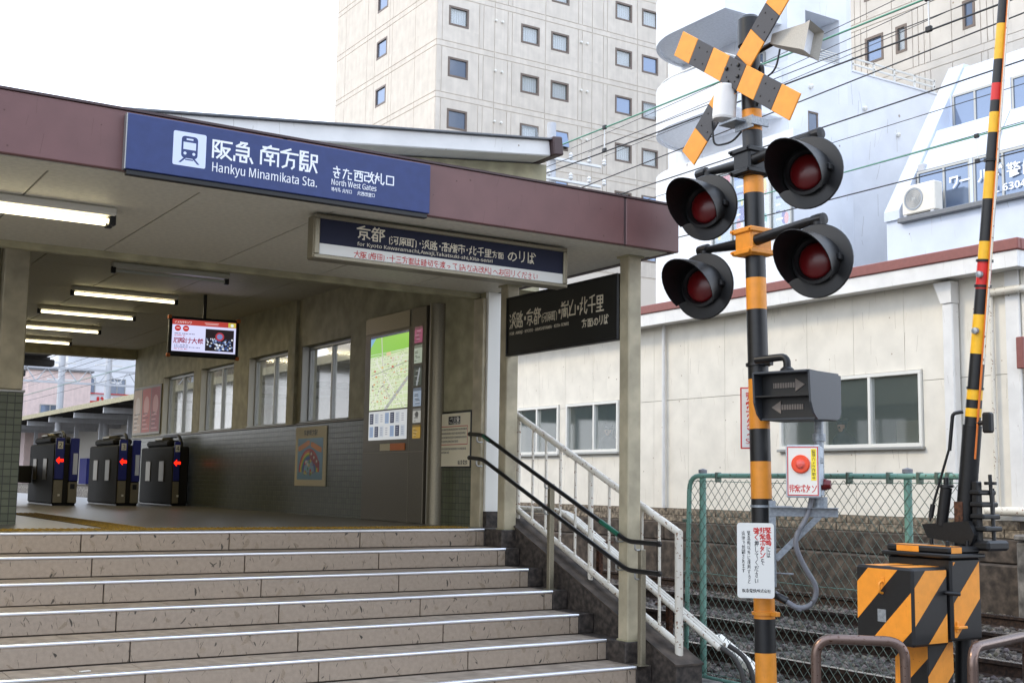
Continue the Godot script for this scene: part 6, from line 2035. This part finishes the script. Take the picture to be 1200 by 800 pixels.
func far_buildings() -> void:
	# hotel: panelled faces with bands, windows on three sides of the picture
	var o := thing("hotel_building", "tall beige panelled hotel with brown framed windows behind the station", "building", Vector3(40, 0, -65))
	part(o, "core", bx(31.7, 56, 0, 40, -71.9, -58.4), M.room_dark)
	rng.seed = 21
	var jx := [31.28, 31.62, 34.05, 34.35, 35.1, 36.0, 36.3, 38.65, 41.05, 41.35, 42.1, 42.95, 43.25, 45.6, 48.0, 48.3, 49.05, 52.5]
	var wx := [32.7, 37.58, 39.72, 44.53, 46.62]
	var fh := []
	var sh := []
	for r in 8:
		for w in wx: fh.append([w - 0.65, w + 0.65, 15.345 + r * 3.02, 16.505 + r * 3.02])
		sh.append([-65.74, -64.31, 15.345 + r * 3.02, 16.505 + r * 3.02])
	part(o, "backing_wall", wall(31.701, 56, 0, 40, -58.39, -58.01, fh, "x"), M.hotel_gap)
	part(o, "backing_wall", wall(-71.9, -58.01, 0, 40, 31.33, 31.69, sh, "z"), M.hotel_gap)
	for r in 8:
		var yb := 14.36 + r * 3.02   # underside of a storey's panels
		for k in jx.size() - 1:
			var hs := []
			for w in wx:
				if w > jx[k] and w < jx[k + 1]: hs.append([w - 0.66, w + 0.66, yb + 0.98, yb + 2.15])
			part(o, "panel", wall(jx[k] + 0.02, jx[k + 1] - 0.02, yb + 0.02, yb + 2.66, -58.01, -57.97, hs, "x"), M.hotel if (k + r) % 3 else M.hotel_b)
		for b in [[31.28, 35.1], [35.1, 38.65], [38.65, 42.1], [42.1, 45.6], [45.6, 49.05], [49.05, 52.5]]:
			part(o, "band_panel", bx(b[0] + 0.02, b[1] - 0.02, yb + 2.7, yb + 3.0, -58.01, -57.97), M.hotel)
		for w in wx:
			facade_window(o, "x", w, yb + 1.565, 1.3, 1.15, -57.99, rng.randf() < 0.3, rng.randf() < 0.55, 1.0)
		for x in [35.55, 41.75 - 0.1, 43.0 - 0.35]:
			for dx in [0.0, 0.45]:
				var m := MB.new()
				m.lathe(Vector3(x - 0.4 + dx, yb + 1.9, -57.97), Vector3(0, 0, 1), [[0.07, 0.0], [0.08, 0.1], [0.0, 0.14]], 10)
				if x != 43.0 - 0.35: part(o, "vent_cap", m, M.sign_white)
		var jz := [-71.9, -70.4, -67.1, -66.0, -64.0, -63.6, -60.6, -58.0]
		for k in jz.size() - 1:
			var hs := []
			if k == 3: hs.append([-65.75, -64.3, yb + 0.98, yb + 2.15])
			part(o, "panel", wall(jz[k] + 0.02, jz[k + 1] - 0.02, yb + 0.02, yb + 2.66, 31.28, 31.33, hs, "z"), M.hotel)
			part(o, "band_panel", bx(31.28, 31.33, yb + 2.7, yb + 3.0, jz[k] + 0.02, jz[k + 1] - 0.02), M.hotel)
		facade_window(o, "z", -65.02, yb + 1.565, 1.43, 1.15, 31.3, false, false, -1.0)
	# second panelled tower facing the tracks
	o = thing("panelled_tower", "beige panelled tower with small windows behind the white building", "building", Vector3(46, 0, -30))
	part(o, "core", bx(41.7, 55, 0, 34, -42, -16), M.room_dark)
	var th := []
	for r in 6:
		for w in [[-35.5, 1.03], [-34.0, 0.6], [-30.55, 0.6]]: th.append([w[0] - w[1] / 2, w[0] + w[1] / 2, 14.58 + r * 2.95, 15.81 + r * 2.95])
	part(o, "backing_wall", wall(-42, -16, 0, 34, 41.361, 41.69, th, "z"), M.hotel_gap)
	var tz := [-42.0, -39.0, -36.6, -36.25, -35.9, -34.5, -33.4, -33.1, -32.8, -32.5, -31.4, -30.0, -29.7, -29.4, -29.1, -27.5, -26.0, -23.0, -20.0, -17.0]
	for r in 6:
		var yb := 13.72 + r * 2.95
		for k in tz.size() - 1:
			var hs := []
			for w in [[-35.5, 1.05], [-34.0, 0.62], [-30.55, 0.62]]:
				if w[0] > tz[k] and w[0] < tz[k + 1]: hs.append([w[0] - w[1] / 2, w[0] + w[1] / 2, yb + 0.85, yb + 2.1])
			part(o, "panel", wall(tz[k] + 0.02, tz[k + 1] - 0.02, yb + 0.02, yb + 2.6, 41.31, 41.36, hs, "z"), M.tower)
		part(o, "band_panel", bx(41.31, 41.36, yb + 2.64, yb + 2.94, -42, -16), M.tower)
		facade_window(o, "z", -35.5, yb + 1.475, 1.03, 1.23, 41.33, false, false, -1.0)
		facade_window(o, "z", -34.0, yb + 1.475, 0.6, 1.23, 41.33, false, true, -1.0)
		facade_window(o, "z", -30.55, yb + 1.475, 0.6, 1.23, 41.33, false, false, -1.0)
	# white building with rounded balconies
	o = thing("white_building", "white building with rounded balconies and a lower flat roofed wing", "building", Vector3(33, 0, -34))
	part(o, "wall", wall(30.3, 33.57, 0, 26, -36.5, -29.92, [[31.2, 32.95, 17.0, 18.72], [31.27, 31.8, 14.25, 15.0]], "x"), M.white_wall)
	part(o, "wall", bx(33.572, 38.4, 0, 16.9, -36.4, -29.92), M.white_wall)
	part(o, "coping", bx(33.572, 38.45, 16.902, 16.96, -30.15, -29.88), M.white_wall)
	part(o, "recess_wall", bx(31.21, 32.94, 17.0, 18.72, -36.4, -32.2), M.white_under)
	sash_window(o, "x", 31.9, 32.7, 17.1, 18.4, -32.19, -32.1, M.alu, M.mirror_glass, [32.3], 0.06)
	sash_window(o, "x", 31.27, 31.8, 14.25, 15.0, -30.0, -29.94, M.hotel_frame, M.mirror_glass, [], 0.06)
	for k in 5:
		part(o, "railing_post", bx(33.7 + k * 1.15, 33.76 + k * 1.15, 16.96, 17.5, -30.05, -29.99), M.sign_white)
		part(o, "loggia_bar", bx(31.21, 32.94, 17.06 + k * 0.09, 17.085 + k * 0.09, -30.0, -29.97), M.sign_white)
	for y in [17.25, 17.48]: part(o, "railing_bar", bx(33.6, 38.4, y - 0.025, y + 0.025, -30.05, -29.99), M.sign_white)
	for p in [[31.4, 15.9], [36.0, 14.9], [34.2, 15.6]]:
		var m := MB.new()
		m.lathe(Vector3(p[0], p[1], -29.92), Vector3(0, 0, 1), [[0.08, 0.0], [0.09, 0.1], [0.0, 0.16]], 10)
		part(o, "vent_cap", m, M.sign_white)
	# balcony outline in plan: straight along the face, half round at the far end
	var plan := [Vector2(30.298, -30.2), Vector2(27.6, -30.2), Vector2(27.6, -33.0)]
	for k in range(1, 29):
		var a := PI + PI * k / 28.0
		plan.append(Vector2(30.3 + 2.7 * cos(a), -33.0 + 2.7 * sin(a)))
	plan.append(Vector2(30.3, -33.0))
	# the lower storeys fill the same outline and come further forward; a shop window with posters faces the tracks
	var lowp := [Vector2(30.298, -27.05), Vector2(27.6, -27.05)] + plan.slice(2)
	var lv := MB.new()
	lv.prism(lowp, 0.0, 13.0, Transform3D(Basis(Vector3.RIGHT, Vector3(0, 0, 1), Vector3(0, 1, 0)), Vector3.ZERO))
	part(o, "lower_storeys", lv, M.white_wall)
	for f in range(3, 7):
		var y0 := 4.35 + f * 3.45
		var sl := MB.new()
		var pl := []
		for q in plan:
			var c := Vector2(30.3, -33.0) if q.y < -33.0 else Vector2(30.3, q.y)
			pl.append(q + (c - q).limit_length(0.07) + (Vector2(0, -0.07) if q.y > -30.3 else Vector2.ZERO))
		sl.prism(pl, y0, y0 + 0.16, Transform3D(Basis(Vector3.RIGHT, Vector3(0, 0, 1), Vector3(0, 1, 0)), Vector3.ZERO))
		var slab := part(o, "balcony", sl, M.white_under)
		var pr := MB.new()
		var li := []
		var outer := plan.slice(0, plan.size() - 1)
		for q in outer:
			var c := Vector2(30.3, -33.0) if q.y < -33.0 else Vector2(30.3, q.y)
			li.append(q + (c - q).limit_length(0.14) + (Vector2(0, -0.14) if q.y > -30.3 else Vector2.ZERO))
		for k in outer.size() - 1:
			var a: Vector2 = outer[k]
			var b: Vector2 = outer[k + 1]
			var c: Vector2 = li[k]
			var d: Vector2 = li[k + 1]
			var y1 := y0 - 0.08
			var y2 := y0 + 1.65
			pr.quad(Vector3(a.x, y2, a.y), Vector3(b.x, y2, b.y), Vector3(b.x, y1, b.y), Vector3(a.x, y1, a.y))
			pr.quad(Vector3(c.x, y1, c.y), Vector3(d.x, y1, d.y), Vector3(d.x, y2, d.y), Vector3(c.x, y2, c.y))
			pr.quad(Vector3(c.x, y2, c.y), Vector3(d.x, y2, d.y), Vector3(b.x, y2, b.y), Vector3(a.x, y2, a.y))
			pr.quad(Vector3(a.x, y1, a.y), Vector3(b.x, y1, b.y), Vector3(d.x, y1, d.y), Vector3(c.x, y1, c.y))
		part(slab, "parapet", pr, M.white_wall)
		var rl := []
		for q in li: rl.append(Vector3(q.x, y0 + 1.8, q.y))
		part(slab, "top_rail", tb(rl, 0.03, 6), M.sign_white)
		sash_window(o, "z", -32.9, -31.0, y0 + 0.2, y0 + 2.6, 30.2, 30.29, M.alu, M.mirror_glass, [-31.95], 0.06)
	for k in 4:
		var e0 := -30.75 + k * 0.92
		var im := Image.create(128, 200, false, Image.FORMAT_RGB8)
		im.fill([rgb(190, 206, 232), rgb(170, 192, 228), rgb(222, 226, 236), rgb(196, 210, 226)][k])
		im.fill_rect(Rect2i(0, 0, 128, 22), [rgb(214, 120, 140), rgb(90, 130, 200), rgb(200, 90, 96), rgb(232, 200, 90)][k])
		for j in 5: idisc(im, Vector2(rng.randf_range(20, 108), rng.randf_range(50, 180)), rng.randf_range(8, 22), [rgb(232, 170, 180), rgb(240, 224, 150), rgb(120, 186, 180), rgb(246, 246, 250), rgb(120, 120, 190)][(j + k) % 5])
		for j in 7: im.fill_rect(Rect2i(16, 40 + j * 20, rng.randi_range(30, 90), 6), [rgb(240, 240, 246), rgb(90, 100, 160)][j % 2])
		var q := MB.new()
		q.quad(Vector3(27.58, 9.72, e0 + 0.06), Vector3(27.58, 9.72, e0 + 0.84), Vector3(27.58, 12.1, e0 + 0.84), Vector3(27.58, 12.1, e0 + 0.06))
		part(o, "window_poster", q, image_mat(im, 0.3))
	sash_window(o, "z", -30.85, -27.08, 9.6, 12.25, 27.5, 27.597, M.alu, M.glass, [-29.86, -28.94, -28.02], 0.07)
	# blue white building with a leaning face
	o = thing("sloped_office", "pale blue white office with leaning face and lettered windows", "building", Vector3(31, 0, -20))
	var zl := -23.9
	var zr := -8.0
	var fx := func(y): return 28.23 + 0.6164 * (y - 9.73)
	var sec := Transform3D(Basis(Vector3(1, 0, 0), Vector3(0, 1, 0), Vector3(0, 0, 1)), Vector3.ZERO)
	var m := MB.new()
	# lower storey and the two leaning bands; window rows are set back between end walls
	m.prism([Vector2(28.2, 0), Vector2(40, 0), Vector2(40, 9.45), Vector2(28.2, 9.45)], zl, zr, sec)
	m.prism([Vector2(28.4, 9.451), Vector2(40, 9.451), Vector2(40, 14.66), Vector2(33.0, 14.66), Vector2(33.0, 9.7)], zl + 0.01, zr, sec)
	part(o, "wall", m, M.office_wall)
	for k in 6:
		var za := zl + 0.55 + k * 2.56
		for e in [[10.95, 12.4], [13.62, 14.67]]:
			m = MB.new()
			m.prism([Vector2(fx.call(e[0]), e[0]), Vector2(33.0, e[0]), Vector2(33.0, e[1]), Vector2(fx.call(e[1]), e[1])], za, za + 2.53, sec)
			part(o, "sloping_panel", m, M.office_wall)
	m = MB.new()
	m.prism([Vector2(28.12, 9.452), Vector2(28.12, 9.73), Vector2(fx.call(14.8) - 0.08, 14.8), Vector2(34, 14.8), Vector2(34, 9.452)], zl - 0.02, zl + 0.54, sec)
	part(o, "end_wall", m, M.office_wall)
	part(o, "ledge", bx(28.0, 28.6, 9.3, 9.45, zl + 0.55, zr, 0.02), M.roof_grey)
	# upper window row: vertical glass set back
	var gx := 30.55
	for k in 6:
		var z0 := -23.28 + k * 2.05
		sash_window(o, "z", z0, z0 + 1.72, 12.402, 13.618, gx, gx + 0.08, M.alu, M.mirror_glass, [z0 + 0.8], 0.07)
		part(o, "pier", bx(gx - 0.02, gx + 0.1, 12.402, 13.618, z0 + 1.722, z0 + 2.048), M.office_wall)
	part(o, "reveal", bx(gx - 0.02, gx + 0.3, 12.402, 13.618, -23.36, -23.282), M.office_wall)
	var hx := 28.85
	for k in 7:
		var z0 := -23.3 + k * 1.95
		sash_window(o, "z", z0, z0 + 1.85, 9.46, 10.948, hx, hx + 0.08, M.alu, M.mirror_glass, [z0 + 0.95], 0.07)
		part(o, "pier", bx(hx - 0.02, hx + 0.1, 9.46, 10.948, z0 + 1.852, z0 + 1.948), M.office_wall)
	part(o, "eave", bx(fx.call(10.95) - 0.05, hx + 0.3, 10.951, 10.99, zl + 0.55, zr), M.roof_grey)
	var tt := thing("window_lettering", "white window lettering on the blue white office", "lettering", Vector3(28.82, 9.6, -22.2), -PI / 2)
	m = MB.new()
	kanji(m, "ワー", 0.03, 0.78, 0.62, 0.33, 0.055)
	kanji(m, "ルド", 1.02, 1.82, 0.62, 0.33, 0.055)
	kanji(m, "警備", 1.93, 2.85, 0.55, 0.38, 0.04)
	part(tt, "strokes", m, M.letter_white, false)
	letters(tt, "TEL 6304-7151", 1.19, 3.3, 0.2, 0.2, 0.0, M.letter_white, true)
	# outdoor unit on the ledge
	var ac := thing("air_conditioner", "cream air conditioner outdoor unit on the office ledge", "air conditioner", Vector3(28.25, 9.46, -22.6))
	part(ac, "case", bx(28.05, 28.42, 9.5, 10.35, -23.2, -22.05, 0.03), M.panel_wall)
	m = MB.new()
	m.lathe(Vector3(28.05, 9.93, -22.78), Vector3.LEFT, [[0.33, 0.0], [0.33, 0.02], [0.29, 0.02], [0.29, 0.0]], 28)
	for k in 6: m.lathe(Vector3(28.05, 9.93, -22.78), Vector3.LEFT, [[0.05 * k + 0.02, 0.004], [0.05 * k + 0.02, 0.016], [0.05 * k + 0.035, 0.016], [0.05 * k + 0.035, 0.004]], 24)
	part(ac, "fan_grille", m, M.galv)
	m = MB.new()
	m.lathe(Vector3(28.05, 9.93, -22.78), Vector3.LEFT, [[0.0, 0.002], [0.29, 0.002]], 24)
	part(ac, "fan_shade", m, M.room_dark)
	part(ac, "badge", bx(28.044, 28.0495, 9.9, 9.97, -22.84, -22.74), M.sign_white)
	for z in [-23.1, -22.15]: part(ac, "foot", bx(28.05, 28.42, 9.452, 9.499, z - 0.05, z + 0.05), M.grey_wall)
	for p in [[fx.call(11.1), 11.1, -23.25], [fx.call(11.6), 11.6, -20.9]]:
		m = MB.new()
		m.box(-0.1, 0.05, -0.12, 0.12, -0.12, 0.12, 0.02, Transform3D(Basis.IDENTITY, Vector3(p[0], p[1], p[2])))
		part(o, "bracket", m, M.grey_wall)
	# added building behind the viewer: cuts skylight to the hall, seen only in reflections
	o = thing("added_sky_blocker", "unseen grey building added across the street to cut sky light", "building", Vector3(-4, 0, 18))
	part(o, "wall", bx(-14, 9, 0, 9.5, 13, 24), M.grey_wall)
	part(o, "roof_edge", bx(-14.2, 9.2, 9.5, 9.8, 12.8, 24.2), M.roof_grey)
	for f in 3:
		for k in 7: sash_window(o, "x", -13.0 + k * 3.1, -11.0 + k * 3.1, 1.2 + f * 2.9, 2.6 + f * 2.9, 12.94, 12.999, M.alu, M.mirror_glass, [-12.0 + k * 3.1], 0.06)
